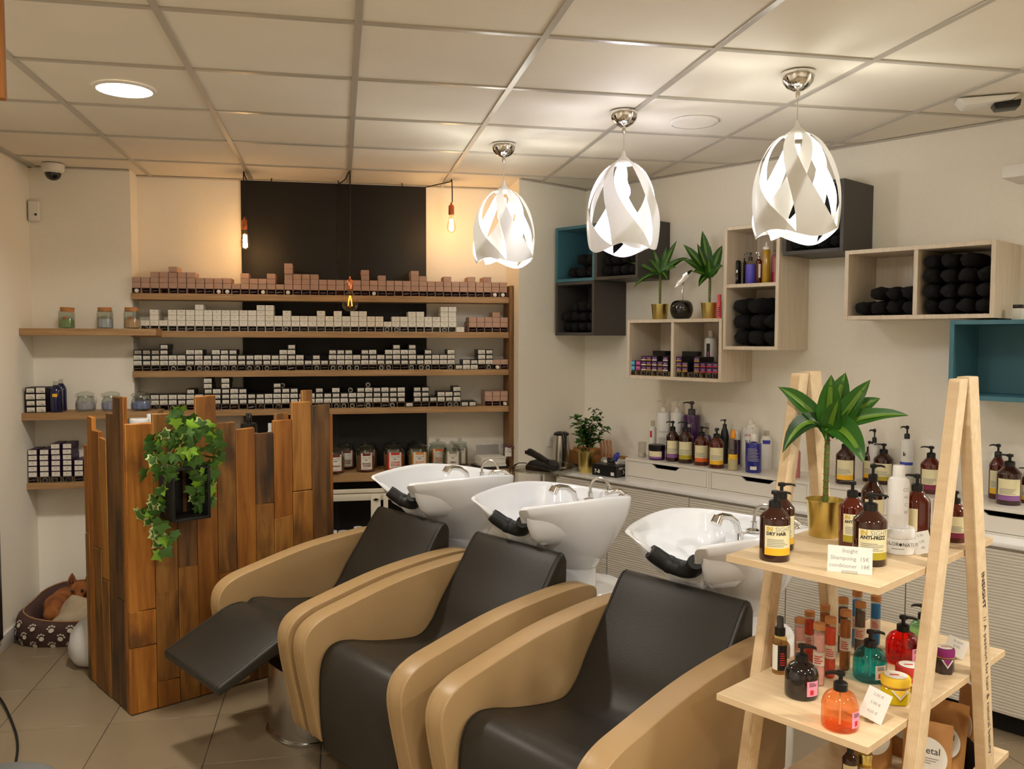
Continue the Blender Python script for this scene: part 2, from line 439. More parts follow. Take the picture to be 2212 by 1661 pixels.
shelf('worktop', 'deep oak worktop under the niche shelves, powder jars on it', -.75, 1.10, 5.395, YN - .022, WT, .055)
ps = thing('shelf_post', 'tall brown wooden upright at the right end of the niche shelves', 'post', (1.088, 5.47, WT))
obj('post', MB().box(-.011, .014, -.02, .2, 0, 2.0 - WT).mesh('p', bevel=.004), 'post_wood', ps)
# ------------------------------------------------------------------ wall cubes (local x along the wall, y into it)
def cube(label, s0, s1, z0, z1, d, m, div=None, back=True, t=.019, cat='wall cabinet', shelf_z=None, group='open wall cubes'):
    t_ = thing('wall_cube', label, cat, S((s0 + s1) / 2, 0, z0), TH, group)
    w, h = (s1 - s0) / 2, z1 - z0
    # frame with mitred front corners: four boards
    obj('side_panel', MB().prism([(-w, -d), (-w + t, -d), (-w + t, -.001), (-w, -.001)], 0, h, 'z').mesh('sp', bevel=.001, seg=1), m, t_)
    obj('side_panel', MB().prism([(w - t, -d), (w, -d), (w, -.001), (w - t, -.001)], 0, h, 'z').mesh('sp', bevel=.001, seg=1), m, t_)
    obj('bottom_panel', MB().box(-w + t, w - t, -d, -.001, 0, t).mesh('bp', bevel=.001, seg=1), m, t_)
    obj('top_panel', MB().box(-w + t, w - t, -d, -.001, h - t, h).mesh('tp', bevel=.001, seg=1), m, t_)
    if back: obj('back_panel', MB().box(-w + t, w - t, -.012, -.001, t, h - t), m, t_)
    if div is not None: obj('divider', MB().box(div - s0 - w - t / 2, div - s0 - w + t / 2, -d + .002, -.012, t, h - t).mesh('dv', bevel=.001, seg=1), m, t_)
    if shelf_z is not None: obj('shelf_board', MB().box(-w + t, w - t, -d + .002, -.012, shelf_z - z0 - t, shelf_z - z0).mesh('sb', bevel=.001, seg=1), m, t_)
    return t_
CD = .31
cube('teal open wall cube, upper left one, black towels in it', .022, .358, 2.022, 2.372, CD, 'eket_teal')
cube('dark grey open wall cube right of the teal one', .360, .700, 2.022, 2.372, CD, 'eket_dark')
cube('dark grey open wall cube under the teal one', .022, .358, 1.680, 2.020, CD, 'eket_dark')
cube('low pale wood cube of two compartments with colour boxes', .625, 1.285, 1.424, 1.774, CD, 'eket_wood', div=.955)
cube('tall pale wood cube with bottles on its shelf and towels below', 1.292, 1.622, 1.604, 2.262, CD, 'eket_wood', shelf_z=1.955)
cube('dark grey open wall cube beside the nearest pendant', 1.640, 1.962, 2.088, 2.436, CD, 'eket_dark')
cube('pale wood wall cube of two compartments stuffed with black towels', 1.972, 2.640, 1.756, 2.088, CD, 'eket_wood', div=2.306)
cube('empty teal wall cube at the right edge', 2.462, 3.14, 1.400, 1.748, CD, 'eket_teal')

# ------------------------------------------------------------------ low cabinets with rippled doors, drawer boxes on top
m = mat('ripple_door', (206, 199, 184), .3)
nt = m.node_tree; L = nt.links.new; b = nt.nodes['Principled BSDF']
tc = nt.nodes.new('ShaderNodeTexCoord'); mp = nt.nodes.new('ShaderNodeMapping'); mp.inputs['Scale'].default_value = (.12, .12, 1)
wv = nt.nodes.new('ShaderNodeTexWave'); wv.bands_direction = 'Z'; wv.inputs['Scale'].default_value = 24; wv.inputs['Distortion'].default_value = 3.2; wv.inputs['Detail'].default_value = 2; wv.inputs['Detail Scale'].default_value = 1.2
bp = nt.nodes.new('ShaderNodeBump'); bp.inputs['Strength'].default_value = .3; bp.inputs['Distance'].default_value = .008
L(tc.outputs['Object'], mp.inputs[0]); L(mp.outputs[0], wv.inputs['Vector']); L(wv.outputs[0], bp.inputs['Height']); L(bp.outputs[0], b.inputs['Normal'])
CZ, CN = .822, .42
seams = [st(onpl(u, v, S(0, CN), NN))[0] for u, v in ((1312, 1050), (1488, 1090))]
w1 = seams[1] - seams[0]
edges_ = [seams[0] - w1 + .16, seams[0], seams[1], seams[1] + w1, seams[1] + 2 * w1, seams[1] + 3 * w1, seams[1] + 4 * w1]
words = ['leftmost', 'second', 'third', 'fourth', 'fifth', 'sixth']
for k in range(6):
    a, b_ = edges_[k], edges_[k + 1]
    t_ = thing('low_cabinet', 'white low cabinet with rippled door along right wall, %s from the corner' % words[k], 'cabinet', S((a + b_) / 2, 0), TH, 'white low cabinets')
    w = (b_ - a) / 2 - .0006
    obj('body', MB().box(-w, w, -CN + .02, -.001, .09, CZ - .02).mesh('b', bevel=.001, seg=1), 'lacquer_white', t_)
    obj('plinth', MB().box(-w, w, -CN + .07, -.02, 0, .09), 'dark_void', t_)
    obj('door', MB().box(-w + .002, w - .002, -CN, -CN + .0195, .1, CZ - .035).mesh('d', bevel=.0015, seg=1), 'ripple_door', t_)
ct = thing('cabinet_top', 'glossy pale top running over the white low cabinets', 'worktop', S(0, 0, CZ - .0199), TH)
obj('slab', MB().box(.001, edges_[-1], -CN - .012, -.001, 0, .0199).mesh('s', bevel=.002), 'white_gloss', ct)
DN, DZ0, DZ1 = .30, CZ, .942
d0 = .61
DW = .60
for k in range(5):
    a = d0 + DW * k
    t_ = thing('drawer_box', 'white drawer box standing on the low cabinets, %s from the corner' % words[k], 'drawer unit', S(a + DW / 2, 0, DZ0 + .0002), TH, 'white drawer boxes')
    w = DW / 2 - .001; h = DZ1 - DZ0 - .0002
    mb = MB(); mb.box(-w, w, -DN, -.001, h - .016, h); mb.box(-w, w, -DN, -.001, 0, .01); mb.box(-w, -w + .014, -DN, -.001, .01, h - .016); mb.box(w - .014, w, -DN, -.001, .01, h - .016); mb.box(-w + .014, w - .014, -.02, -.001, .01, h - .016)
    obj('carcass', mb.mesh('c', bevel=.0008, seg=1), 'lacquer_white', t_)
    z0, z1 = .012, h - .018; x = w - .016
    notch = [(-x, z0), (x, z0), (x, z1), (.10, z1), (.072, z1 - .022), (-.072, z1 - .022), (-.10, z1), (-x, z1)]
    obj('drawer_front', MB().prism(notch, -DN + .001, -DN + .018, 'y').mesh('f', bevel=.001, seg=1), 'lacquer_white', t_)
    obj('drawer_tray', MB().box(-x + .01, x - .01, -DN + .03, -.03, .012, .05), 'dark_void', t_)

# ------------------------------------------------------------------ reception desk of pallet planks
DC = Vector((-.905, 3.974, 0))
DL, DS = .985, .60                        # long side towards the chairs, short side going back
dk = thing('reception_desk', 'reception desk clad in uneven upright reclaimed pallet planks', 'desk', DC, TH)
# local: x = E1 (towards the camera, right), y = -NN ; front face lies on x = 0, y from 0 to DL; left face on y = 0, x from 0 to -DS
def zdesk_front(y, v): return zat(DC - NN * y, v)
def zdesk_left(x, v): return zat(DC - E1 * x, v)
def ufront(u):
    P = onpl(u, 1100, DC, E1); return (P - DC).dot(-NN)
def uleft(u):
    P = onpl(u, 1100, DC, NN); return (P - DC).dot(-E1)
fx = [180 + q / 3.95 for q in (400, 590, 785, 955, 1130, 1292, 1455, 1615, 1775, 1940, 2092)]
ft = [820 + q / 3.95 for q in (375, 285, 300, 135, 362, 410, 450, 340, 185, 210)]
rp = random.Random(4)
woods = ['pallet_orange', 'pallet', 'pallet_dark', 'pallet_orange', 'pallet', 'pallet_dark', 'pallet_orange', 'pallet', 'pallet_orange', 'pallet']
joints = [[.30, .46], [.12, .52], [.62], [], [.56], [.28], [.42, .86], [.78], [.56, .90], [.40]]
def plank(poly_fn, z0, z1, a0, a1, m):
    g = .0008; dpt = rp.uniform(.017, .024)
    mb = MB(); mb.box(*poly_fn(a0 + g, a1 - g, dpt), z0 + g, z1 - g)
    # ragged top
    zs = z1
    for i in range(4, 8): mb.v[i].z += rp.uniform(-.004, .004)
    obj('plank', mb.mesh('plank', bevel=.0018, seg=1), m, dk)
for k in range(10):
    a0, a1 = ufront(fx[k]) if k else -.019, ufront(fx[k + 1]); zt = zdesk_front((a0 + a1) / 2, ft[k])
    cuts = [.004] + joints[k] + [zt]
    for i in range(len(cuts) - 1):
        plank(lambda p, q_, d: (0, d, p, q_), cuts[i], cuts[i + 1], a0, a1, woods[(k + 3 * i) % 10] if i else rp.choice(woods))
lx = [0 + q / 3.61 for q in (1033, 990, 930, 872, 820, 765, 728, 697)]
lt = [780 + q / 3.61 for q in (275, 275, 410, 600, 540, 430, 650)]
lw = ['pallet_orange', 'pallet_dark', 'pallet_dark', 'pallet', 'pallet', 'pallet_orange', 'pallet']
lj = [[], [.5], [], [.55], [.68], [], [.72]]
for k in range(7):
    a0, a1 = uleft(lx[k]) if k else 0.0, uleft(lx[k + 1]); zt = zdesk_left((a0 + a1) / 2, lt[k])
    cuts = [.004] + lj[k] + [zt]
    for i in range(len(cuts) - 1):
        plank(lambda p, q_, d: (-q_, -p, -d, 0), cuts[i], cuts[i + 1], a0, a1, lw[(k + i) % 7])
DLx = ufront(fx[10])
# planks seen over the front ones and the end edge
for y0, y1, v in ((ufront(180 + 1880 / 3.95), ufront(180 + 1965 / 3.95), 820 + 92 / 3.95), (ufront(180 + 1650 / 3.95), ufront(180 + 1762 / 3.95), 820 + 290 / 3.95)):
    obj('plank', MB().box(-.022, -.001, y0, y1, .6, zdesk_front(y0, v)).mesh('plank', bevel=.002, seg=1), 'pallet', dk)
obj('end_plank', MB().box(-.05, .02, DLx, DLx + .018, .004, zdesk_front(DLx, 820 + 290 / 3.95)).mesh('plank', bevel=.002, seg=1), 'pallet_orange', dk)
obj('desk_top', MB().box(-DS, -.024, .002, DLx - .002, .90, .93).mesh('top', bevel=.002), 'pallet_dark', dk)
obj('inner_panel', MB().box(-.045, -.024, .002, DLx - .002, .01, .90).mesh('ip'), 'pallet_dark', dk)

# ------------------------------------------------------------------ wash chairs
def smooth_poly(pts, n=6, closed=False):
    out = []; m_ = len(pts)
    for i in range(m_ if closed else m_ - 1):
        p0 = pts[(i - 1) % m_] if (closed or i > 0) else pts[i]; p1 = pts[i]; p2 = pts[(i + 1) % m_]; p3 = pts[(i + 2) % m_] if (closed or i < m_ - 2) else p2
        for k in range(n):
            t = k / n
            out.append(tuple(.5 * ((2 * b) + (-a + c) * t + (2 * a - 5 * b + 4 * c - d) * t * t + (-a + 3 * b - 3 * c + d) * t ** 3) for a, b, c, d in zip(p0, p1, p2, p3)))
    if not closed: out.append(pts[-1])
    return out
def wash_chair(sc, label, up=False):
    t_ = thing('wash_chair', label, 'salon chair', S(sc, 1.9), TH, 'salon wash chairs')
    Y = lambda p: (1.9 - p[0], p[1])
    hw = .258
    top = smooth_poly([(1.955, .815), (1.975, .846), (2.01, .825), (2.09, .712), (2.173, .600), (2.225, .52), (2.285, .476), (2.38, .48), (2.511, .505), (2.60, .530)], 5)
    if up:
        top += smooth_poly([(2.60, .530), (2.645, .534), (2.672, .520), (2.70, .528), (2.76, .522), (2.84, .487), (2.97, .423), (3.03, .395)], 5)[1:]
        under = [(3.025, .36), (2.96, .385), (2.80, .455), (2.68, .46), (2.55, .40), (2.2, .37), (1.965, .37)]
    else:
        top += smooth_poly([(2.60, .530), (2.66, .538), (2.705, .52), (2.733, .47), (2.742, .38), (2.738, .25), (2.725, .14)], 5)[1:]
        under = [(2.695, .135), (2.69, .3), (2.66, .37), (2.2, .37), (1.965, .37)]
    prof = [Y(p) for p in top + under]
    seat = obj('seat', MB().prism(prof, -hw, hw, 'x').mesh('seat', bevel=.014, seg=3), 'leather_grey', t_)
    # seams: thin piping down both edges of the seat front
    for sx in (-1, 1):
        obj('piping', MB().tube([(sx * (hw - .016), 1.9 - p[0] - .001, p[1] + .0005) for p in top[3:]], .0011, 5), 'leather_grey', seat)
    band = smooth_poly([(1.885, .66), (1.895, .722), (2.027, .738), (2.34, .712), (2.62, .655), (2.72, .628), (2.775, .59), (2.795, .53), (2.785, .44), (2.755, .30), (2.735, .20), (2.72, .165)], 5)
    inner = smooth_poly([(2.655, .175), (2.66, .24), (2.672, .36), (2.66, .43), (2.60, .40)], 4)
    low = [(2.4, .30), (2.1, .29), (1.90, .32)]
    for sx in (-1, 1):
        x0, x1 = (.26, .343) if sx > 0 else (-.343, -.26)
        arm = obj('armrest', MB().prism([Y(p) for p in band + inner + low], x0, x1, 'x').mesh('arm', bevel=.016, seg=3), 'leather_beige', t_)
        for xx in (x0 + .014, x1 - .014):
            obj('piping', MB().tube([(xx, 1.9 - p[0] + .0 - (.001 if i > 30 else 0), p[1] - .0015 if i < 26 else p[1]) for i, p in enumerate(band[4:])], .0018, 5), 'leather_beige', arm)
    # chrome base: an oval metal skirt and plate
    ov = []
    for k in range(36):
        a = 2 * PI * k / 36; c, s_ = math.cos(a), math.sin(a)
        ov.append((.20 * abs(c) ** .6 * (1 if c >= 0 else -1), -.42 + .36 * abs(s_) ** .7 * (1 if s_ >= 0 else -1)))
    obj('base', MB().loft([[(p[0], p[1], z) for p in ov] for z in (.0, .008, .012)] + [[(p[0] * .97, -.42 + (p[1] + .42) * .97, z) for p in ov] for z in (.013, .30)]).mesh('base', bevel=.002, seg=1), 'steel', t_)
    obj('seat_frame', MB().box(-.24, .24, -.72, -.08, .30, .372).mesh('sf', bevel=.004), 'black_plastic', t_)
    return t_
USC = (.725, 1.45, 2.257)
wash_chair(USC[0], 'charcoal and beige wash chair with its leg rest raised, beside the wooden desk', True)
wash_chair(USC[1], 'middle charcoal and beige wash chair')
wash_chair(USC[2], 'charcoal and beige wash chair nearest to the display ladder')

# ------------------------------------------------------------------ wash basins
def basin(sc, label):
    t_ = thing('wash_basin', label, 'wash basin', S(sc, 1.62), TH, 'salon wash basins')
    N0 = 1.62
    # rim outline, right half from the neck to the back: (x, n, z)
    half = [(.0, 1.99, .893), (.05, 2.005, .905), (.092, 2.045, .945), (.120, 2.084, .988), (.142, 2.098, 1.006), (.168, 2.078, 1.010), (.205, 1.99, 1.014), (.242, 1.86, 1.018), (.258, 1.73, 1.018), (.250, 1.62, 1.008), (.228, 1.545, .998), (.18, 1.50, .992), (.10, 1.482, .990), (.0, 1.478, .990)]
    hs = smooth_poly(half, 4)
    rim = hs + [(-x, n_, z) for x, n_, z in hs[-2:0:-1]]
    K = len(rim)
    def ring(f, zf, cen=1.66, zr=None, nx=1.0):
        return [(x * f * nx, N0 - (cen + (n_ - cen) * f), z) for x, n_, z in [(p[0], p[1], zf(p)) for p in rim]]
    neck_z, neck_c = .70, 1.655
    def outer(t):   # t 0 at rim, 1 at the neck
        out = []
        for x, n_, z in rim:
            a = math.atan2(x, n_ - 1.66)
            ex, en = .106 * math.sin(a), neck_c + .100 * math.cos(a)
            sh = t ** 1.0
            bulge = math.sin(PI * min(1, t * 1.0)) * .02
            q_ = max(0, min(1, (2.09 - n_) / .30)); q_ = q_ * q_ * (3 - 2 * q_); fx_ = 1 - t ** (1.0 + .65 * q_); fx_n = 1 - t ** (.95 + .6 * q_)
            out.append((ex + (x - ex) * fx_, N0 - (en + (n_ - en) * fx_n), z + (neck_z - z) * t))
        return out
    rings = [outer(t) for t in (1, .985, .95, .88, .78, .66, .52, .38, .24, .1)]
    rr = .011
    def inset(d, dz):
        out = []
        for i, (x, n_, z) in enumerate(rim):
            a, b = rim[i - 1], rim[(i + 1) % K]
            tx, tn = b[0] - a[0], b[1] - a[1]; l = math.hypot(tx, tn) or 1
            ox, on = -tn / l, tx / l
            if ox * x + on * (n_ - 1.7) > 0: ox, on = -ox, -on
            if n_ > 1.98 and abs(x) < .11: ox, on = 0, -1
            out.append((x + ox * d, N0 - (n_ + on * d), z + dz))
        return out
    rings += [inset(0, .004), inset(.004, .011), inset(.012, .014), inset(.021, .010), inset(.026, -.002)]
    for f, dz, c in ((.84, .05, 1.70), (.76, .10, 1.70), (.62, .135, 1.69), (.40, .155, 1.68), (.15, .162, 1.67), (.03, .163, 1.67)):
        rings.append([(x * f, N0 - (c + (n_ - c) * f), min(z, .985) - dz if f > .7 else 1.0 - dz - .02) for x, n_, z in rim])
    obj('bowl', MB().loft(rings, cap=(False, True)).mesh('bowl', ang=70, relax=[(2, (2 * K, 8 * K))]), 'porcelain', t_)
    C = (0, N0 - neck_c)
    obj('collar', MB().lathe([(.098, .60), (.101, .62), (.101, .695), (.104, .70), (.105, .712)], 32, c=C, cap=(True, False)).mesh('collar'), 'porcelain', t_)
    ov = [(.175 * math.cos(2 * PI * k / 36), .20 * math.sin(2 * PI * k / 36)) for k in range(36)]
    by = N0 - 1.60
    obj('pedestal', MB().loft([[(x * f, by + y * f, z) for x, y in ov] for f, z in ((.95, 0), (.97, .02), (1.0, .3), (1.0, .575), (.985, .592), (.94, .603), (.6, .606))]).mesh('ped'), 'white_gloss', t_)
    # black neck rest laid in the dip
    nr = [p for p in hs[:20] if p[0] < .100]; full = [(-x, n_, z) for x, n_, z in nr[:0:-1]] + nr
    path = [(x, N0 - (n_ - .008), z + .006) for x, n_, z in full]
    rad_ = [.020 + .009 * min(1, (1 - abs(x) / .11) * 4) for x, n_, z in full]
    nr_ = obj('neck_rest', MB().tube(path, rad_, 14).mesh('nr', ang=60), 'rubber', t_)
    m_ = len(path) // 2 - 4
    obj('rib', MB().tube([path[m_], path[m_ + 1]], [rad_[m_] + .002, rad_[m_ + 1] + .002], 14), 'rubber', nr_)
    # tap: base plate, hand shower on its rest, hose loop, lever
    Y = lambda n_: N0 - n_
    obj('shower_head', MB().tube([(-.02, Y(1.61), .955), (-.02, Y(1.63), 1.0), (-.022, Y(1.67), 1.026), (-.024, Y(1.71), 1.034), (-.026, Y(1.745), 1.028)], [.011, .012, .012, .013, .016], 12).tube([(-.026, Y(1.735), 1.035), (-.027, Y(1.752), 1.012)], [.018, .02], 14).mesh('sh'), 'chrome', t_)
    obj('tap_base', MB().tube([(-.02, Y(1.61), .93), (-.02, Y(1.61), .965)], [.016, .014], 14).tube([(-.02, Y(1.61), .945), (-.005, Y(1.55), .965)], .007, 8).lathe([(.03, .958), (.03, .966), (.012, .972), (.012, .995)], 20, c=(0, Y(1.545))).mesh('tb'), 'chrome', t_)
    hose = smooth_poly([(0, Y(1.545), .985), (.002, Y(1.542), 1.03), (.02, Y(1.53), 1.055), (.05, Y(1.51), 1.05), (.07, Y(1.50), 1.02), (.082, Y(1.50), .95)], 5)
    obj('hose', MB().tube(hose, .0065, 8), 'steel', t_)
    obj('deck', MB().box(-.09, .14, Y(1.60), Y(1.49), .90, .955).mesh('deck', bevel=.012, seg=3), 'porcelain', t_)
    lv = obj('mixer_lever', MB().tube(smooth_poly([(.135, Y(1.60), 1.012), (.145, Y(1.565), 1.02), (.155, Y(1.53), 1.018), (.16, Y(1.51), 1.0)], 4), [.006] + [.011] * 11 + [.014], 10).lathe([(.02, .955), (.02, .995), (.014, 1.005)], 18, c=(.158, Y(1.515))).mesh('lv'), 'chrome', t_)
    return t_
basin(USC[0], 'white porcelain wash basin farthest back, near the powder jars')
basin(USC[1], 'middle white porcelain wash basin')
basin(USC[2], 'white porcelain wash basin half behind the display ladder')
# ------------------------------------------------------------------ pendant lamps
def two_sided(name, col, tr=.5, emit=0):
    m = bpy.data.materials.new(name); m.use_nodes = True; nt = m.node_tree; nt.nodes.clear()
    o = nt.nodes.new('ShaderNodeOutputMaterial'); d = nt.nodes.new('ShaderNodeBsdfDiffuse'); t = nt.nodes.new('ShaderNodeBsdfTranslucent'); x = nt.nodes.new('ShaderNodeMixShader'); g = nt.nodes.new('ShaderNodeBsdfGlossy'); x2 = nt.nodes.new('ShaderNodeMixShader')
    d.inputs[0].default_value = lin(col); t.inputs[0].default_value = lin(col); g.inputs[1].default_value = .25; x.inputs[0].default_value = tr; x2.inputs[0].default_value = .06
    L = nt.links.new; L(d.outputs[0], x.inputs[1]); L(t.outputs[0], x.inputs[2]); L(x.outputs[0], x2.inputs[1]); L(g.outputs[0], x2.inputs[2]); L(x2.outputs[0], o.inputs[0])
    MATS[name] = m; return m
two_sided('shade_white', (240, 238, 234), .045)
mat('bulb_warm', (255, 240, 215), emit=14, ecol=(255, 240, 215))
mat('bulb_cool', (240, 238, 255), emit=14, ecol=(232, 228, 255))
PR = [(0, .012), (.02, .035), (.06, .066), (.14, .100), (.3, .134), (.5, .155), (.68, .160), (.84, .156), (.94, .149), (1.03, .136)]
def rad(t):
    for (a, r0), (b, r1) in zip(PR, PR[1:]):
        if t <= b: k = (t - a) / (b - a); return r0 + (r1 - r0) * k
    return PR[-1][1]
PR2 = smooth_poly(PR, 6)
def rad(t):
    for (a, r0), (b, r1) in zip(PR2, PR2[1:]):
        if t <= b: k = (t - a) / max(1e-6, b - a); return r0 + (r1 - r0) * k
    return PR2[-1][1]
def hem(a, ph): return .965 + .045 * math.sin(3 * a + ph) + .02 * math.sin(2 * a + 2 * ph)
def band(phi, tw, w0, w1, rs, h, ph):
    rows = []
    for i in range(29):
        t = .02 + .98 * i / 28
        c = phi + tw * (t ** 1.4); w = w0 + w1 * t ** 3.2
        row = []
        for k in range(11):
            a = c + (-1 + k / 5) * w
            tt = t * (1 + (hem(a, ph) - 1) * t ** 3)
            rr = rad(min(1, tt)) * rs
            row.append((rr * math.cos(a), rr * math.sin(a), -h * tt))
        rows.append(row)
    vs = [p for r in rows for p in r]; fs = [(i * 11 + k, i * 11 + k + 1, (i + 1) * 11 + k + 1, (i + 1) * 11 + k) for i in range(28) for k in range(10)]
    return MB().add(vs, fs)
def pendant(P, vtop, vbot, label, phase, cool):
    P = Vector((P[0], P[1], H))
    zt, zb = zat(P, vtop), zat(P, vbot); h = (zt - zb) * 1.0
    t_ = thing('pendant_lamp', label, 'pendant lamp', P, phase, 'white ribbon pendant lamps')
    obj('ceiling_cup', MB().lathe([(.061, 0), (.0605, -.012), (.054, -.035), (.04, -.052), (.02, -.063), (.009, -.066), (.008, -.085), (.004, -.095)], 36).mesh('cup'), 'chrome', t_)
    top = zt - H
    obj('cable', MB().tube([(0, 0, -.08), (0, 0, top + .03)], .0022, 6), 'clear_cable', t_)
    obj('cone', MB().lathe([(.004, top + .04), (.007, top + .03), (.011, top + .015), (.03, top - .002), (.034, top - .012)], 24).mesh('cone'), 'shade_white', t_)
    sh = obj('shade', MB().lathe([(.034, -.006), (.045, -.014), (.047, -.02)], 24, cap=(True, False)).mesh('ring'), 'shade_white', t_, (0, 0, top))
    for k in range(5):
        obj('petal', band(2 * PI * k / 5, 1.0, .19, .46, 1.0, h, phase).mesh('petal', thick=1), 'shade_white', sh)
    for k in range(3):
        obj('petal', band(2 * PI * k / 3 + .4, -1.3, .2, .34, .9, h * .96, phase + 2).mesh('petal', thick=1), 'shade_white', sh)
    obj('bulb', MB().lathe([(.013, .0), (.014, -.03), (.02, -.05), (.03, -.075), (.031, -.095), (.022, -.115), (.001, -.124)], 20).mesh('bulb'), 'bulb_cool' if cool else 'bulb_warm', t_, (0, 0, top - .05))
    ld = bpy.data.lights.new('pendant_lamp_light', 'POINT'); ld.energy = L_PEND; ld.shadow_soft_size = .07; ld.color = (.88, .88, 1) if cool else C_PEND
    lo = bpy.data.objects.new('pendant_lamp_light', ld); COL.objects.link(lo); lo.parent = t_; lo.location = (0, 0, top - .19)
pendant((.83, 4.368), 407, 571, 'white ribbon pendant lamp farthest from the viewer', .5, False)
pendant((1.225, 3.638), 346, 545, 'white ribbon pendant lamp in the middle with a violet tinge', 1.2, True)
pendant((1.678, 2.978), 283, 517, 'white ribbon pendant lamp nearest to the viewer', .1, False)

# ------------------------------------------------------------------ bare filament bulbs on black flex
thin_glass('bulb_glass', (255, 246, 232), 1.3)
mat('filament_hot', (255, 210, 140), emit=160, ecol=(255, 196, 120))
mat('filament_dim', (255, 170, 60), emit=12, ecol=(255, 150, 40))
def edison(u, vsock, vneck, vbot, y, cable_px, label, globe=False):
    zs = lambda v: ony(u, v, y)
    B = zs(vneck); t_ = thing('filament_bulb', label, 'light bulb', (B.x, y, B.z), 0, 'bare filament bulbs')
    hs = (zs(vsock) - B).z; hb = (B - zs(vbot)).z
    obj('socket', MB().lathe([(.005, hs), (.006, hs * .82), (.013, hs * .78), (.018, hs * .66), (.0185, .0), (.015, -.004)], 24).mesh('socket'), 'copper', t_)
    if globe: pr = [(.014, 0), (.017, -.12), (.03, -.24), (.044, -.38), (.0495, -.58), (.046, -.76), (.034, -.91), (.018, -.98), (.001, -1)]
    else: pr = [(.013, 0), (.015, -.12), (.022, -.4), (.028, -.62), (.0285, -.75), (.022, -.9), (.01, -.975), (.001, -1)]
    obj('glass', MB().lathe([(r, z * hb) for r, z in smooth_poly(pr, 4)], 28, cap=(True, True)).mesh('glass'), 'bulb_glass', t_)
    fm = 'filament_dim' if globe else 'filament_hot'
    z0, z1 = (-.3 * hb, -.76 * hb) if globe else (-.26 * hb, -.86 * hb)
    mb = MB()
    if globe:
        for k in range(4):
            a = PI / 4 + k * PI / 2; mb.tube([(.004 * math.cos(a), .004 * math.sin(a), z0), (.017 * math.cos(a), .017 * math.sin(a), z1)], .0016, 5)
    else:
        for k in range(7):
            a = 2 * PI * k / 7; mb.tube([(.010 * math.cos(a), .010 * math.sin(a), z0), (.0135 * math.cos(a + .2), .0135 * math.sin(a + .2), z1)], .0011, 5)
    obj('filament', mb, fm, t_)
    obj('stem', MB().tube([(0, 0, -.01), (0, 0, z1 * .7)], [.005, .002], 8), 'bulb_glass', t_)
    pts = []
    for a, b, yy in cable_px:
        p_ = ony(a, b, yy); p_.z = min(p_.z, H - .006); pts.append(p_ - Vector((B.x, y, B.z)))
    obj('flex', MB().tube(smooth_poly([tuple(p) for p in pts], 5), .0035, 6), 'black_cable', t_)
    if not globe:
        ld = bpy.data.lights.new('filament_light', 'POINT'); ld.energy = L_EDIS; ld.shadow_soft_size = .02; ld.color = (1, .68, .36)
        lo = bpy.data.objects.new('filament_light', ld); COL.objects.link(lo); lo.parent = t_; lo.location = (0, 0, (z0 + z1) / 2)
yb = 5.42
edison(529, 469, 495, 540, yb, [(533, 388, 5.66), (528, 362, 5.5), (526, 372, yb), (527, 420, yb), (528.5, 469, yb)], 'glowing teardrop filament bulb hanging at the left edge of the black board')
edison(975, 437, 463, 503, yb, [(921, 404, 5.66), (945, 388, 5.56), (971, 374, 5.45), (976, 390, yb), (977, 437, yb)], 'glowing teardrop filament bulb hanging right of the black board')
edison(756, 597, 625, 672, 5.22, [(731, 398, 5.66), (745, 385, 5.5), (752, 366, 5.3), (756, 380, 5.22), (756, 597, 5.22)], 'large clear globe filament bulb hanging low before the shelves', True)
for u0, v0, u1, v1, w in ((587, 381, 585, 393, 'left'), (729, 386, 731, 399, 'centre'), (866, 391, 870, 404, 'right')):
    a, b = ony(u0, v0, 5.6), ony(u1, v1, 5.67)
    c = thing('cable_end', 'short cut black cable end at the top of the black board, %s one' % w, 'cable', b)
    obj('wire', MB().tube([(0, 0, 0), tuple((a - b) * .5 + Vector((.002, 0, 0))), tuple(a - b)], .003, 6), 'black_cable', c)
# ------------------------------------------------------------------ colour boxes on the niche shelves
mat('kraft', (184, 148, 128), .75, var=.04, scale=30, rnd=.06)
mat('carton_in', (150, 128, 100), .85)
mat('box_white', (232, 226, 212), .6, var=.02, scale=20, rnd=.03)
mat('box_black', (26, 23, 24), .4)
mat('box_purple', (58, 34, 66), .45, var=.3, scale=9, rnd=.1)
mat('label_white', (226, 220, 206), .6)
mat('label_cream', (232, 222, 178), .55)
mat('ink', (52, 48, 46), .7)
mat('foil', (140, 128, 122), .35, metal=.6, var=.15, scale=30, rnd=.15)
mat('foil_lilac', (132, 112, 118), .4, metal=.35, var=.15, scale=30, rnd=.15)
mat('cap_white', (228, 222, 210), .4)
mat('cap_black', (16, 15, 16), .25)
BW, BH, BL = .0500, .0322, .15
def solid_box(w, h, l): return MB().box(-w / 2 + .0009, w / 2 - .0009, 0, l, .0002, h - .0012).mesh('carton', bevel=.0006, seg=1)
box_me = solid_box(BW, BH, BL)
lab_me = MB().box(-BW / 2 + .003, BW / 2 - .003, -.0006, .0004, .0035, BH - .0035).mesh('label')
lab_sm = MB().box(-BW / 2 + .007, BW / 2 - .005, -.0006, .0004, .005, BH - .006).mesh('label')
bar_me = MB()
for k, (x, w) in enumerate(((-.002, .0012), (.001, .0006), (.003, .0016), (.006, .0008), (.008, .0014), (.0105, .0007), (.012, .0012), (.015, .0008))): bar_me.box(x, x + w, -.0009, -.0005, .006, .0125)
bar_me.box(-.016, -.005, -.0009, -.0005, .009, .0105); bar_me.box(-.012, .012, -.0009, -.0005, .017, .0182)
bar_me = bar_me.mesh('barcode')
sheet = MB(); t = .0012
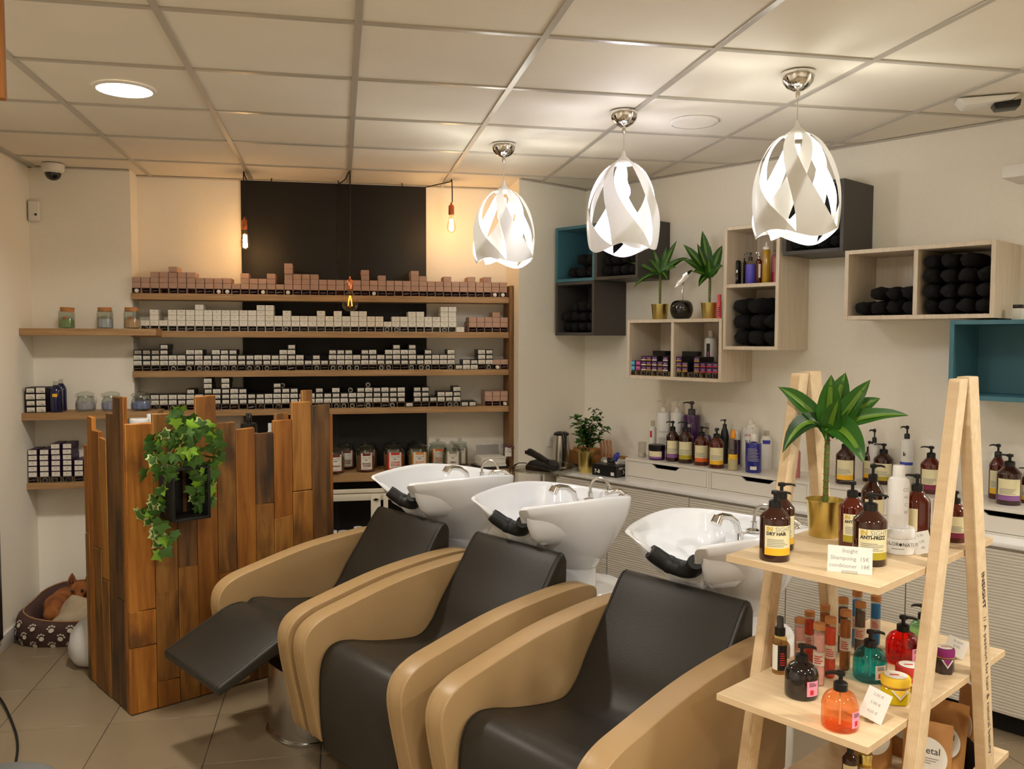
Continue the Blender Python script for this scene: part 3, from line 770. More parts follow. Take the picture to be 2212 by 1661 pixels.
sheet.box(-BW / 2, BW / 2, 0, .14, 0, t); sheet.box(-BW / 2, BW / 2, 0, .14, BH - t - .0006, BH - .0006); sheet.box(-BW / 2, -BW / 2 + t, 0, .14, t, BH - t); sheet.box(BW / 2 - t, BW / 2, 0, .14, t, BH - t); sheet.box(-BW / 2 + t, BW / 2 - t, .138, .14, t, BH - t)
open_me = sheet.mesh('open_carton')
tube_me = MB().lathe([(.0125, 0), (.0125, .012), (.009, .013), (.014, .016), (.014, .11)], 12, Matrix.Rotation(-PI / 2, 4, 'X')).mesh('tube_body')
cap_me = MB().lathe([(.0085, -.001), (.011, .0), (.0125, .003), (.0128, .014)], 12, Matrix.Rotation(-PI / 2, 4, 'X')).mesh('cap')
ring_me = MB().lathe([(.0118, -.0015), (.0138, -.0015), (.0138, .002), (.0118, .002), (.0118, -.0015)], 12, Matrix.Rotation(-PI / 2, 4, 'X'), cap=(False, False)).mesh('cap_ring')
foil_me = []
for k in range(4):
    r_ = random.Random(k); rg = []
    for y, hw_, hh in ((-.008 - .012 * r_.random(), .0205, .0008), (.012, .0205, .006), (.04, .019, .011), (.10, .014, .0125)):
        tw = r_.uniform(-.2, .2); dz = r_.uniform(-.003, .002)
        rg.append([(hw_ * math.cos(2 * PI * q / 10) + (r_.uniform(-.001, .001)), y + r_.uniform(-.002, .002), .0145 + dz + hh * math.sin(2 * PI * q / 10) + tw * hw_ * math.cos(2 * PI * q / 10)) for q in range(10)])
    foil_me.append(MB().loft(rg).mesh('foil'))
lvl = {1: 'bottom', 2: 'second', 3: 'third', 4: 'fourth', 5: 'fifth', 6: 'sixth'}
NUMS = ['4', '5', '5.3', '6', '6.1', '6.30', '6.35', '7', '7.1', '7.31', '7.24', '8', '8.1', '8.3', '9', '9.1', '4.4', '6.6', '6.7', '10']
rb = random.Random(21)
def color_box(kind, P, rz, label, group, num=None):
    if kind == 'kraft':
        o = obj('kraft_color_box', box_me, 'kraft', None, P, rz); tag(o, label, 'box', group)
    elif kind == 'white':
        o = obj('white_color_box', box_me, 'box_white', None, P, rz); tag(o, label, 'box', group)
        writing(num or rb.choice(NUMS), .0095, 'ink', o, (0, -.0004, BH * .6)); obj('print', MB().box(-.01, .01, -.0006, .0002, .0095, .0106), 'ink', o) if False else None
    elif kind == 'purple':
        o = obj('purple_color_box', box_me, 'box_purple', None, P, rz); tag(o, label, 'box', group)
        obj('label', lab_me, 'label_white', o); writing(num or rb.choice(NUMS), .009, 'ink', o, (0, -.001, BH * .58))
    else:
        o = obj('black_color_box', box_me, 'box_black', None, P, rz); tag(o, label, 'box', group)
        l = obj('label', lab_sm if rb.random() < .45 else lab_me, 'label_white', o)
        obj('barcode', bar_me, 'ink', l)
    return o
def cell(kind, P, rz, col, where):
    o = obj('open_carton', open_me, 'kraft' if kind == 'kraft' else 'carton_in' if kind != 'white' else 'box_white', None, P, rz)
    tag(o, 'open %s carton at the bottom of %s, %s from left' % ({'kraft': 'kraft', 'white': 'white', 'black': 'brown', 'purple': 'white'}[kind], where, nth(col)), 'box', 'open cartons on ' + where)
    q = rb.random()
    M = Matrix.Rotation(rz, 3, 'Z')
    Pv = Vector(P)
    if q < .12: return
    if q < (.30 if kind == 'kraft' else .52 if kind in ('black', 'purple') else .28):
        t_ = thing('color_tube', 'capped tube in an open carton of %s, %s from left' % (where, nth(col)), 'tube', Pv + M @ Vector((rb.uniform(-.006, .006), -.002 - .01 * rb.random(), .0144)), rz, 'colour tubes')
        obj('tube_body', tube_me, 'foil', t_); c = obj('cap', cap_me, 'cap_white' if kind == 'kraft' else 'cap_black', t_)
        if kind != 'kraft': obj('cap_ring', ring_me, 'steel', c)
    else:
        o = obj('color_tube', rb.choice(foil_me), 'foil_lilac' if kind in ('kraft', 'purple') else 'foil', None, Pv + M @ Vector((0, rb.uniform(.0, .02), .001)), rz + rb.uniform(-.1, .1))
        tag(o, 'foil tube end in an open carton of %s, %s from left' % (where, nth(col)), 'tube', 'colour tubes')
def row(kind, counts, x0, pitch, z, y, where, open_=True, rz=0, first=1, jit=.004):
    for i, c in enumerate(counts):
        if c is None: continue
        x = x0 + pitch * (i + .5); col = i + first
        k0 = 0
        if c < 0: k0 = 0; c = -c; has = False
        else: has = open_
        if has: cell(kind, (x, y + .002, z + .0002), rz, col, where)
        for k in range(c):
            zz = z + (k + (1 if has else 0)) * BH + .0002
            yy = y + (.001 if k < 2 else rb.uniform(0, jit * 2)) + rb.uniform(0, .002)
            color_box(kind, (x + rb.uniform(-.0006, .0006) * (1 if k < 2 else 3) * .3, yy, zz), rz + (rb.uniform(-.02, .02) if k >= 2 else 0),
                      '%s box on %s, column %s from left, %s up' % ({'kraft': 'kraft', 'white': 'white', 'black': 'black', 'purple': 'purple'}[kind], where, nth(col), nth(k + 1)), '%s boxes on %s' % (kind, where))
Y0 = YF + .006
S1 = [2, 2, 3, 3, 4, 3, 3, 2, 2, 2, 2, 1, 3, 2, 2, 3, 1, 5, 3, 3, 3, 2, 2, 2, 2, 2, 4, 2, 3, 2, 2, 2, 4, 3, 2, 2, 3, 2, 2, 3, 2, 3, 2, 2]
row('kraft', S1, -1.209, (1.066 + 1.209) / 44, SHZ[1], Y0, 'the topmost shelf')
S2 = [1, 3, 1, 3, 3, 3, 4, 3, 3, 3, 3, 3, 3, 4, 4, 2, 3, 2, 2, 2, 3, 2, 3, 2, 3, 3, 2, 2, 1, 2, 2, 3, 3, 2, 2, 4, 4, -1]
x2 = ony(303, 705, YF).x
row('white', S2, x2, .0513, SHZ[2], Y0, 'the second shelf')
row('kraft', [2, 2, 2, 3, 2], 1.073 - 5 * .0515, .0513, SHZ[2], Y0, 'the second shelf right end')
S3 = [3, 3, 3, 4, 2, 2, 3, 3, 2, 3, 3, 3, 2, 2, 2, 2, 2, 3, 4, 2, 1, 2, 1, 3, 3, 3, 2, 3, 3, 2, 3, 4, 3, 4, 2, 3, 2, 2, 3, -1, -2, -2, 3, 3]
row('black', S3, -1.209, (.973 + 1.209) / 44, SHZ[3], Y0, 'the third shelf')
row('kraft', [1, 1], 1.073 - 2 * .0505, .0503, SHZ[3], Y0, 'the third shelf right end')
S4 = [2, 2, 2, 2, 2, 3, 2, 5, 3, 5, 3, 3, 2, 2, 2, 4, 3, 3, 2, 2, 3, 2, 3, 2, 2, 3, 3, 3, 3, 3, 3, -1, 3, 3, 1, 2, 2, 3, -1, -1]
x4 = ony(305, 880, YF).x
row('black', S4, x4, .0508, SHZ[4], Y0, 'the fourth shelf')
row('kraft', [2, 2, 2], 1.073 - 3 * .0515, .0513, SHZ[4], Y0, 'the fourth shelf right end')
# loose capped tubes lying on the stacks
for u, v, y, w in ((610, 832, 5.50, 'left'), (795, 832, 5.50, 'middle'), (757, 843, 5.50, 'lower middle')):
    P = ony(u, v, y); P.z = SHZ[4] + .0322 * round((P.z - SHZ[4] - .012) / .0322) + .0145
    t_ = thing('color_tube', 'capped colour tube lying loose on top of the fourth-shelf boxes, %s one' % w, 'tube', P, 0, 'loose colour tubes')
    obj('tube_body', tube_me, 'foil', t_); obj('cap_ring', ring_me, 'steel', obj('cap', cap_me, 'cap_black', t_))
# purple boxes low on the left
x0 = ony(58, 1040, 5.36).x
row('purple', [5, 5, 6, 6, 3, 4, 5, 4], x0, .0615, .822, 5.362, 'the low left shelf')
# small black boxes beside the blue bottles
x0, z0 = ony(56, 888, 5.32).x, 1.2322
for i in range(2):
    for k in range(4):
        o = color_box('black', (x0 + .0545 * (i + .5) - .004, 5.325, z0 + .0365 * k), 0, 'black box with a silver print by the blue bottles, %s column, %s up' % (('left', 'right')[i], nth(k + 1)), 'black boxes by the blue bottles')
        o.scale = (1.07, .9, 1.12)

# ------------------------------------------------------------------ vessels
def base_at(u, vb, w, z):
    P = onz(u, vb, z); r = w / 2 * depth(P) / F_PX
    h = Vector((P.x, P.y, 0)).normalized()
    P = P + h * r * .85; P.z = z
    if z > .8 and st(P)[1] < r + .006 and P.x > XNR:      # keep it clear of the right-hand wall
        P, r = base_pl(u, w, z, S(0, r + .012), NN)
    return P, r
def base_pl(u, w, z, p, n):
    d = ray(u, 700); d.z = 0; e = Vector((EYE.x, EYE.y, 0)); P = e + d * ((p - e).dot(n) / d.dot(n)); P.z = z
    return P, w / 2 * depth(P) / F_PX
def face_cam(P, turn=0):
    d = -Vector((P.x, P.y, 0)).normalized(); return math.atan2(d.x, -d.y) + turn
def wrap(r, z0, z1, half, n=12, off=0):
    vs = []
    for k in range(n + 1):
        a = off - half + 2 * half * k / n
        for z in (z0, z1): vs.append((r * math.sin(a), -r * math.cos(a), z))
    return MB().add(vs, [(2 * k, 2 * k + 2, 2 * k + 3, 2 * k + 1) for k in range(n)]).mesh('label')
def pump(R, z0, z1, spout=None, ang=0):
    # collar, stem and nozzle head
    h = z1 - z0; spout = spout or R * .95
    mb = MB()
    mb.lathe([(R * .42, z0), (R * .42, z0 + h * .36), (R * .34, z0 + h * .42), (R * .2, z0 + h * .44)], 18)
    mb.lathe([(R * .13, z0 + h * .42), (R * .13, z0 + h * .8)], 10)
    M = Matrix.Rotation(ang, 4, 'Z')
    mb.lathe([(R * .26, z0 + h * .76), (R * .28, z0 + h * .8), (R * .26, z0 + h * .96), (R * .12, z0 + h)], 14)
    mb.loft([[(x, y * wd, z) for y, z in ((-1, zz - hh), (1, zz - hh), (1, zz + hh), (-1, zz + hh))] for x, wd, zz, hh in ((0, R * .2, z0 + h * .88, h * .07), (-spout * .7, R * .16, z0 + h * .9, h * .05), (-spout, R * .12, z0 + h * .85, h * .05), (-spout * 1.05, R * .1, z0 + h * .78, h * .05))], M)
    return mb.mesh('pump')
mat('amber', (58, 22, 10), .08, coat=.5, trans=.25)
mat('amber_red', (96, 26, 8), .08, coat=.5, trans=.35)
mat('band_purple', (140, 92, 150), .5); mat('band_olive', (176, 158, 40), .5); mat('band_orange', (226, 104, 40), .5); mat('band_yellow', (240, 186, 44), .5); mat('band_magenta', (130, 42, 70), .5)
mat('plum', (64, 22, 78), .12, coat=.5); mat('violet', (92, 84, 190), .2); mat('blue_gel', (34, 38, 130), .1, coat=.5)
mat('navy', (30, 30, 66), .15, coat=.4); thin_glass('clear', (236, 234, 228), 1.45)
mat('white_bottle', (232, 230, 224), .3); mat('pink', (232, 96, 110), .4); mat('pale_pink', (226, 150, 152), .15, trans=.5, ior=1.3)
mat('yellow_oil', (206, 160, 40), .12, trans=.3); mat('orange_plastic', (240, 150, 30), .35); mat('red_plastic', (170, 30, 50), .35)
mat('grey_print', (150, 148, 140), .6); mat('text_gold', (206, 170, 60), .6); mat('text_red', (200, 44, 40), .6); mat('text_orange', (226, 130, 50), .6)
mat('text_blue', (60, 70, 170), .6)
def fine_print(R, z0, z1, half, n, off=0):
    mb = MB(); rr = random.Random(int(z0 * 1e4))
    for k in range(n):
        z = z1 - (z1 - z0) * (k + .5) / n; h = (z1 - z0) / n * .22
        hw_ = half * rr.uniform(.6, .98); vs = []
        for q in range(7):
            a = off - half + (2 * hw_) * q / 6
            for zz in (z - h, z + h): vs.append((R * math.sin(a), -R * math.cos(a), zz))
        mb.add(vs, [(2 * q, 2 * q + 2, 2 * q + 3, 2 * q + 1) for q in range(6)])
    return mb.mesh('fine_print')
def amber_bottle(label, u, vb, vt, w, z, band, turn=0, m='amber', group='amber pump bottles', lines=None, ptop=0, name='pump_bottle', off=0):
    P, R = base_at(u, vb, w, z); Ht = zat(P, vt) - z
    t_ = thing(name, label, 'bottle', P, face_cam(P, turn), group)
    hb = Ht * .765
    prof = [(R * .90, 0), (R * .97, hb * .008), (R, hb * .03), (R, hb * .5), (R, hb * .785), (R * .985, hb * .805), (R * .94, hb * .83), (R * .5, hb * .965), (R * .42, hb * .985), (R * .4, hb)]
    obj('body', MB().lathe(prof, 28).mesh('body'), m, t_)
    obj('pump', pump(R * 1.02, hb * .985, Ht, ang=ptop), 'black_plastic', t_)
    lz0, lz1 = hb * .13, hb * .68
    lb = obj('label', wrap(R * 1.006, lz0, lz1, .98, off=off), 'label_cream', t_)
    if band: obj('label_band', wrap(R * 1.011, lz0, lz0 + (lz1 - lz0) * .24, .98, off=off), band, lb)
    obj('fine_print', fine_print(R * 1.013, lz0 + (lz1 - lz0) * .28, lz0 + (lz1 - lz0) * .56, .8, 5, off), 'grey_print', lb)
    if lines:
        for s, sz, zz, mm, bd in lines:
            M = (0, 0, lz0 + (lz1 - lz0) * zz)
            o = writing(s, sz * R, mm, lb, M, bend=R * 1.014, align='LEFT', bold=bd); o.rotation_euler = (0, 0, off - .85)
    return t_
def lathe_vessel(name, label, cat, u, vb, vt, w, z, parts, turn=0, group=None, extra=None, at=None):
    """parts: (name, [(r, h)...] as fractions of radius / height, material)"""
    P, R = at or base_at(u, vb, w, z); Ht = zat(P, vt) - z
    t_ = thing(name, label, cat, P, face_cam(P, turn), group)
    for nm, pr, m in parts: obj(nm, MB().lathe([(r * R, h * Ht) for r, h in pr], 24).mesh(nm), m, t_)
    if extra: extra(t_, R, Ht)
    return t_
# ------------------------------------------------------------------ jars and bottles on the left shelves
thin_glass('jar_glass', (240, 243, 240), 1.35)
mat('cork', (186, 126, 74), .8, var=.1, scale=60); mat('sand_green', (150, 172, 110), .9, var=.08, scale=80); mat('sand_white', (206, 206, 216), .9, var=.06, scale=80); mat('sand_peach', (216, 172, 128), .9, var=.06, scale=80)
mat('salt_lilac', (176, 172, 206), .9, var=.08, scale=60); mat('salt_pale', (196, 184, 196), .9, var=.06, scale=60); mat('salt_blue', (140, 146, 196), .9, var=.08, scale=60)
def glass_jar(R, Ht, z0=.0):
    return MB().lathe([(R * .9, .001), (R, Ht * .04), (R, Ht * .70), (R * .93, Ht * .78), (R * .95, Ht * .80), (R * .95, Ht * .84), (R * .89, Ht * .84), (R * .89, Ht * .78), (R * .955, Ht * .69), (R * .955, Ht * .05), (R * .5, Ht * .03)], 28, cap=(True, True)).mesh('glass')
for u, m, w in ((144, 'sand_green', 'green sand, leftmost'), (227, 'sand_white', 'white grains, middle one'), (285, 'sand_peach', 'peach powder, rightmost')):
    P, R = base_pl(u, 33, 1.712, Vector((0, 5.39, 0)), Vector((0, 1, 0))); Ht = zat(P, 664) - 1.712
    t_ = thing('cork_jar', 'square-shouldered glass jar with cork lid holding ' + w, 'jar', P, 0, 'cork jars')
    obj('glass', glass_jar(R, Ht), 'jar_glass', t_)
    obj('cork_lid', MB().lathe([(R * .82, Ht * .80), (R * .84, Ht * .86), (R * .86, Ht * .99), (R * .8, Ht)], 24).mesh('lid'), 'cork', t_, rot=(.05 if u < 200 else 0, .06 if u < 200 else 0, 0))
    obj('contents', MB().lathe([(R * .88, Ht * .05), (R * .93, Ht * .07), (R * .93, Ht * .42), (R * .5, Ht * .48), (R * .1, Ht * .46)], 24).mesh('c'), m, t_)
    obj('red_seal', MB().lathe([(.006, 0), (.006, .001)], 12, Matrix.Translation((0, -R * 1.0 - .0006, Ht * .5)) @ Matrix.Rotation(PI / 2, 4, 'X')).mesh('seal'), 'text_red', t_) if m != 'sand_white' else None
for u, m, w in ((181, 'salt_pale', 'pale salt, beside the blue bottles'), (237, 'salt_lilac', 'lilac salt, middle of three'), (301, 'salt_blue', 'bluish salt, rightmost of three')):
    P, R = base_pl(u, 42, 1.232, Vector((0, 5.372, 0)), Vector((0, 1, 0))); Ht = zat(P, 845) - 1.232
    t_ = thing('clip_jar', 'round glass jar with wire clip lid holding ' + w, 'jar', P, .4, 'clip-top jars')
    obj('glass', MB().lathe([(R * .8, .001), (R * .97, Ht * .08), (R, Ht * .3), (R * .93, Ht * .52), (R * .78, Ht * .68), (R * .78, Ht * .76), (R * .72, Ht * .76), (R * .72, Ht * .68), (R * .89, Ht * .5), (R * .95, Ht * .3), (R * .9, Ht * .1), (R * .4, Ht * .06)], 28).mesh('glass'), 'jar_glass', t_)
    obj('glass_lid', MB().lathe([(R * .82, Ht * .79), (R * .84, Ht * .84), (R * .8, Ht * .9), (R * .5, Ht * .97), (R * .1, Ht)], 28).mesh('lid'), 'jar_glass', t_)
    obj('wire_clip', MB().tube([(R * .83 * math.cos(2 * PI * k / 24), R * .83 * math.sin(2 * PI * k / 24), Ht * .72) for k in range(24)], .0013, 5, closed=True).tube([(R * .84, 0, Ht * .72), (R * 1.02, 0, Ht * .62), (R * 1.0, 0, Ht * .4), (R * .9, .01, Ht * .3)], .0013, 5).tube([(-R * .84, 0, Ht * .72), (-R * .98, 0, Ht * .82), (-R * .8, 0, Ht * .9)], .0013, 5), 'steel', t_)
    obj('contents', MB().lathe([(R * .75, Ht * .08), (R * .9, Ht * .12), (R * .92, Ht * .3), (R * .86, Ht * .42), (R * .4, Ht * .5), (R * .1, Ht * .5)], 24).mesh('c'), m, t_)
def blue_bottle(u, vb, vt, w, label):
    def ex(t_, R, Ht): obj('label', wrap(R * 1.01, Ht * .5, Ht * .6, .35, off=-.2), 'band_yellow', t_)
    lathe_vessel('blue_bottle', label, 'bottle', u, vb, vt, w, 1.232, [('body', [(.9, 0), (1, .03), (1, .66), (.9, .74), (.55, .84), (.42, .87)], 'navy'), ('neck', [(.42, .865), (.42, .97), (.38, 1)], 'clear')], 0, 'dark blue bottles', ex, base_pl(u, w, 1.232, Vector((0, vb, 0)), Vector((0, 1, 0))))
blue_bottle(117, 5.35, 823, 27, 'dark blue glass bottle in front, beside the black boxes')
blue_bottle(128, 5.44, 819, 22, 'dark blue glass bottle standing behind the other blue one')

# things on the reception desk, seen over the planks
def desk_thing(name, label, cat, u, vt, w, parts, back=.28, group=None):
    P = onpl(u, vt, DC - E1 * back, E1); R = w / 2 * depth(P) / F_PX; z = .93; Ht = P.z - z; P.z = z
    t_ = thing(name, label, cat, P, 0, group)
    for nm, pr, m in parts: obj(nm, MB().lathe([(r * R, h * Ht) for r, h in pr], 24).mesh(nm), m, t_)
desk_thing('storage_tub', 'white plastic tub with wide lid standing on the wooden desk', 'tub', 301, 904, 40, [('tub', [(.85, 0), (.93, .05), (.95, .88)], 'white_plastic'), ('lid', [(.98, .87), (1, .9), (1, .985), (.95, 1)], 'white_gloss')], .12)
desk_thing('white_canister', 'slim white canister behind the tub on the wooden desk', 'canister', 329, 894, 22, [('body', [(.95, 0), (1, .02), (1, .9)], 'white_plastic'), ('cap', [(1.03, .89), (1.03, .99), (.98, 1)], 'white_gloss')], .2)
desk_thing('black_bottle', 'black bottle with black cap on the wooden desk', 'bottle', 537, 893, 36, [('body', [(.95, 0), (1, .03), (1, .8), (.9, .85), (.4, .87)], 'black_plastic'), ('cap', [(.36, .865), (.36, .99), (.3, 1)], 'black_gloss'), ('label', [(1.01, .45), (1.01, .72)], 'grey_print')], .3)
desk_thing('white_bottle', 'small white tilted cap showing over the wooden desk', 'bottle', 583, 914, 10, [('body', [(.9, 0), (1, .03), (1, .85)], 'white_plastic'), ('cap', [(.8, .84), (.8, 1)], 'white_gloss')], .3)

# ------------------------------------------------------------------ powder jars on the oak worktop
mat('powder_brown', (150, 112, 66), .95, var=.1, scale=40); mat('powder_red', (176, 92, 44), .95, var=.1, scale=40); mat('powder_tan', (176, 132, 76), .95, var=.1, scale=40); mat('powder_olive', (150, 130, 84), .95, var=.08, scale=40); mat('powder_dark', (96, 66, 44), .95, var=.1, scale=40)
mat('lab_brown', (112, 44, 34), .5); mat('lab_red', (204, 52, 44), .5); mat('lab_orange', (214, 142, 66), .5); mat('lab_grey', (150, 140, 126), .5); mat('lab_orange2', (226, 118, 40), .5)
def powder_jar(label, u, vb, vt, w, powder, acc, txt, front=True):
    P, R = base_at(u, vb, w, WT); P.z = WT; Ht = zat(P, vt) - WT
    t_ = thing('powder_jar', label, 'jar', P, face_cam(P, .12), 'lidded glass powder jars')
    obj('glass', MB().lathe([(R * .92, .0005), (R, Ht * .03), (R, Ht * .62), (R * .93, Ht * .70), (R * .82, Ht * .75), (R * .84, Ht * .77), (R * .8, Ht * .77), (R * .78, Ht * .74), (R * .89, Ht * .69), (R * .96, Ht * .61), (R * .96, Ht * .04), (R * .4, Ht * .03)], 28).mesh('glass'), 'jar_glass', t_)
    ld = obj('glass_lid', MB().lathe([(R * .95, Ht * .785), (R * .97, Ht * .80), (R * .8, Ht * .845), (R * .4, Ht * .885), (R * .14, Ht * .90), (R * .12, Ht * .92)], 28).mesh('lid'), 'jar_glass', t_)
    obj('knob', MB().lathe([(R * .12, Ht * .915), (R * .27, Ht * .945), (R * .28, Ht * .975), (R * .15, Ht), (R * .01, Ht * 1.0)], 18).mesh('knob'), 'jar_glass', ld)
    obj('powder', MB().lathe([(R * .9, Ht * .035), (R * .945, Ht * .05), (R * .945, Ht * .52), (R * .5, Ht * .56), (R * .1, Ht * .55)], 24).mesh('powder'), powder, t_)
    lb = obj('label', wrap(R * 1.008, Ht * .06, Ht * .65, .75), 'label_white', t_)
    obj('label_band', wrap(R * 1.012, Ht * .565, Ht * .65, .42), acc, lb)
    obj('label_band', wrap(R * 1.012, Ht * .06, Ht * .1, .75), acc, lb)
    obj('label_edge', wrap(R * 1.011, Ht * .06, Ht * .65, .07, 2, off=.68), acc, lb)
    obj('label_edge', wrap(R * 1.011, Ht * .06, Ht * .65, .07, 2, off=-.68), acc, lb)
    if txt: writing(txt, R * .25, {'lab_red': 'text_red', 'lab_orange': 'text_orange', 'lab_orange2': 'text_orange'}.get(acc, 'lab_brown' if acc == 'lab_brown' else 'ink'), lb, (0, 0, Ht * .26), bend=R * 1.016, bold=.0006)
    obj('fine_print', fine_print(R * 1.015, Ht * .12, Ht * .16, .4, 2), 'grey_print', lb)
    o = writing('biocoiff', R * .26, 'grey_print', lb, (0, 0, Ht * .50), bend=R * 1.016)
    obj('ink_line', fine_print(R * 1.015, Ht * .4, Ht * .45, .2, 1), 'ink', lb) if front else None  # short ink line printed across the label of front-row jars
X7 = lambda x: 690 + x / 5.027
Y7 = lambda y: 900 + y / 5.027
for lab, x0, x1, y0, y1, pw, ac, tx in (
    ('glass powder jar labelled MOKKA, half behind the wooden desk', 60, 275, 290, 622, 'powder_brown', 'lab_brown', 'MOKKA'),
    ('glass powder jar labelled MOKKA CUIVRÉ', 400, 605, 275, 606, 'powder_brown', 'lab_brown', 'MOKKA\nCUIVRÉ'),
    ('glass powder jar labelled CUIVRÉ ROUGE in red', 700, 925, 268, 592, 'powder_red', 'lab_red', 'CUIVRÉ\nROUGE'),
    ('glass powder jar labelled BLOND CANNELLE in orange', 965, 1190, 266, 585, 'powder_tan', 'lab_orange', 'BLOND\nCANNELLE'),
    ('glass powder jar labelled AMLA', 1335, 1545, 262, 572, 'powder_olive', 'lab_grey', 'AMLA')):
    powder_jar(lab, X7((x0 + x1) / 2), Y7(y1), Y7(y0), (x1 - x0) / 5.027, pw, ac, tx)
for lab, x0, x1, y0, y1, pw, ac, tx in (
    ('dark glass powder jar behind the MOKKA jar', 190, 390, 250, 572, 'powder_dark', 'lab_brown', 'MOKKA\nCLAIR'),
    ('glass powder jar hidden behind MOKKA CUIVRÉ', 440, 630, 246, 560, 'powder_tan', 'lab_brown', None),
    ('glass powder jar hidden behind CUIVRÉ ROUGE', 698, 892, 240, 552, 'powder_dark', 'lab_grey', None),
    ('glass powder jar hidden behind BLOND CANNELLE', 942, 1140, 236, 546, 'powder_dark', 'lab_grey', None),
    ('glass powder jar with orange striped label in the back row', 1188, 1384, 236, 540, 'powder_olive', 'lab_orange2', 'ROUX\nCLAIR'),
    ('glass powder jar at the right end of the back row', 1440, 1612, 232, 536, 'powder_tan', 'lab_grey', None)):
    powder_jar(lab, X7((x0 + x1) / 2), Y7(y1), Y7(y0), (x1 - x0) / 5.027, pw, ac, tx, False)
# leaflets on a black binder
P = onz(1062, 1011, WT); P.z = WT
mat('paper', (226, 222, 212), .7); mat('paper_edge', (208, 200, 186), .8); mat('leaflet_grey', (150, 146, 138), .6)
o = obj('binder', MB().box(-.10, .10, -.05, .13, 0, .016).mesh('binder', bevel=.003), 'black_plastic', None, (P.x, P.y, WT + .0002), .15); tag(o, 'flat black binder lying on the oak worktop under the leaflets', 'binder')
for k in range(9):
    o = obj('leaflet', MB().box(-.082, .082, -.045, .11, 0, .0062).mesh('leaflet', bevel=.0005, seg=1), 'paper', None, (P.x + rb.uniform(-.004, .004), P.y + rb.uniform(-.003, .003), WT + .0165 + .0065 * k), .12 + rb.uniform(-.04, .04))
    tag(o, 'white leaflet in the stack on the black binder, %s from the bottom' % nth(k + 1), 'leaflet', 'stacked leaflets')
lf = thing('leaflet_holder', 'grey propped-up folder of colour strips behind the leaflets', 'folder', (P.x + .0, P.y + .125, WT + .0165), .12)
obj('folder', MB().prism([(-.02, 0), (-.004, 0), (.03, .115), (.026, .118)], -.075, .075, 'x').mesh('f', bevel=.001), 'leaflet_grey', lf)
for k in range(8): obj('strip', MB().box(-.066 + .018 * k, -.056 + .018 * k, .028, .03, .1, .118 + .012 * (k % 3)), 'paper', lf)
tg = thing('gift_tag', 'white price tag with dark ribbon leaning on the leaflets', 'tag', (P.x + .105, P.y - .02, WT + .0757), .1)
obj('card', MB().box(-.022, .022, -.001, .001, .0, .06), 'paper', tg); writing('17,10€', .013, 'ink', tg, (0, -.0015, .03))
mb = MB()
for k in range(12):
    a = k * .55; mb.tube([(0, 0, .058), (.03 * math.cos(a), .012 * math.sin(a * 2), .066 + .012 * math.sin(a)), (.048 * math.cos(a + .3), .02 * math.sin(a), .062 + .02 * math.sin(a))], .0014, 4)
obj('ribbon', mb, 'plum', tg)
# ------------------------------------------------------------------ bottles on the drawer boxes
ZD = .942
X5 = lambda x: 1160 + x / 4.096
Y5 = lambda y: 840 + y / 4.096
def b5(x0, x1, y0, y1): return (X5((x0 + x1) / 2), Y5(y1), Y5(y0), (x1 - x0) / 4.096)
GA = 'amber pump bottles on the drawer boxes'
def amb(label, q, band, **k):
    u, vb, vt, w = q; return amber_bottle(label, u, vb, vt, w, ZD, band, group=GA, **k)
amb('amber pump bottle with purple band, next to the squat dark jar', b5(1140, 1255, 282, 645), 'band_purple', ptop=.2)
amb('amber pump bottle with olive band, beside the purple-banded one', b5(1246, 1378, 286, 660), 'band_olive', ptop=.1)
amb('amber pump bottle with orange band on the drawer boxes', b5(1387, 1518, 330, 680), 'band_orange', ptop=2.6, m='amber_red')
amb('amber pump bottle with yellow band beside the orange-topped spray', b5(1518, 1655, 345, 705), 'band_yellow', ptop=1.4, m='amber_red')
lathe_vessel('cream_jar', 'squat dark jar with black lid and cream label on the drawer boxes', 'jar', *b5(987, 1133, 492, 632), ZD, [('body', [(.94, 0), (1, .04), (1, .66)], 'plum'), ('lid', [(1.02, .65), (1.03, .68), (1.03, .97), (.97, 1)], 'black_plastic')], 0, None, lambda t, R, h: (obj('label', wrap(R * 1.01, h * .12, h * .6, .9, off=-.3), 'label_cream', t), obj('label_band', wrap(R * 1.02, h * .12, h * .24, .9, off=-.3), 'band_purple', t)))
def tall(name, label, q, parts, ex=None, z=ZD, group=None, turn=0, at=None): return lathe_vessel(name, label, 'bottle', *q, z, parts, turn, group, ex, at)
PB = [(.92, 0), (1, .02), (1, .66), (.94, .7), (.4, .735)]
def pump_ex(m='black_plastic', ang=0, z=.72, then=None):
    def f(t, R, h):
        obj('pump', pump(R, h * z, h, ang=ang), m, t)
        if then: then(t, R, h)
    return f
tall('white_bottle', 'slim white bottle with a red mark behind the squat jar', b5(1003, 1068, 280, 505), [('body', [(.94, 0), (1, .03), (1, .75), (.7, .82)], 'white_bottle'), ('cap', [(.6, .81), (.6, .98), (.5, 1)], 'clear')], lambda t, R, h: obj('label', wrap(R * 1.01, h * .5, h * .7, .3, off=-.5), 'text_red', t))
wl = lambda t, R, h: (writing('Colortech', R * .42, 'grey_print', t, (0, 0, h * .44), bend=R * 1.01), obj('fine_print', fine_print(R * 1.01, h * .2, h * .34, .7, 5), 'grey_print', t))
tall('litre_bottle', 'tall white litre pump bottle standing left against the wall', (X5(1130), Y5(512), Y5(95), 30), [('body', [(.95, 0), (1, .02), (1, .74), (.9, .77), (.4, .785)], 'white_bottle')], pump_ex('white_plastic', .3, .77, wl), group='white litre bottles')
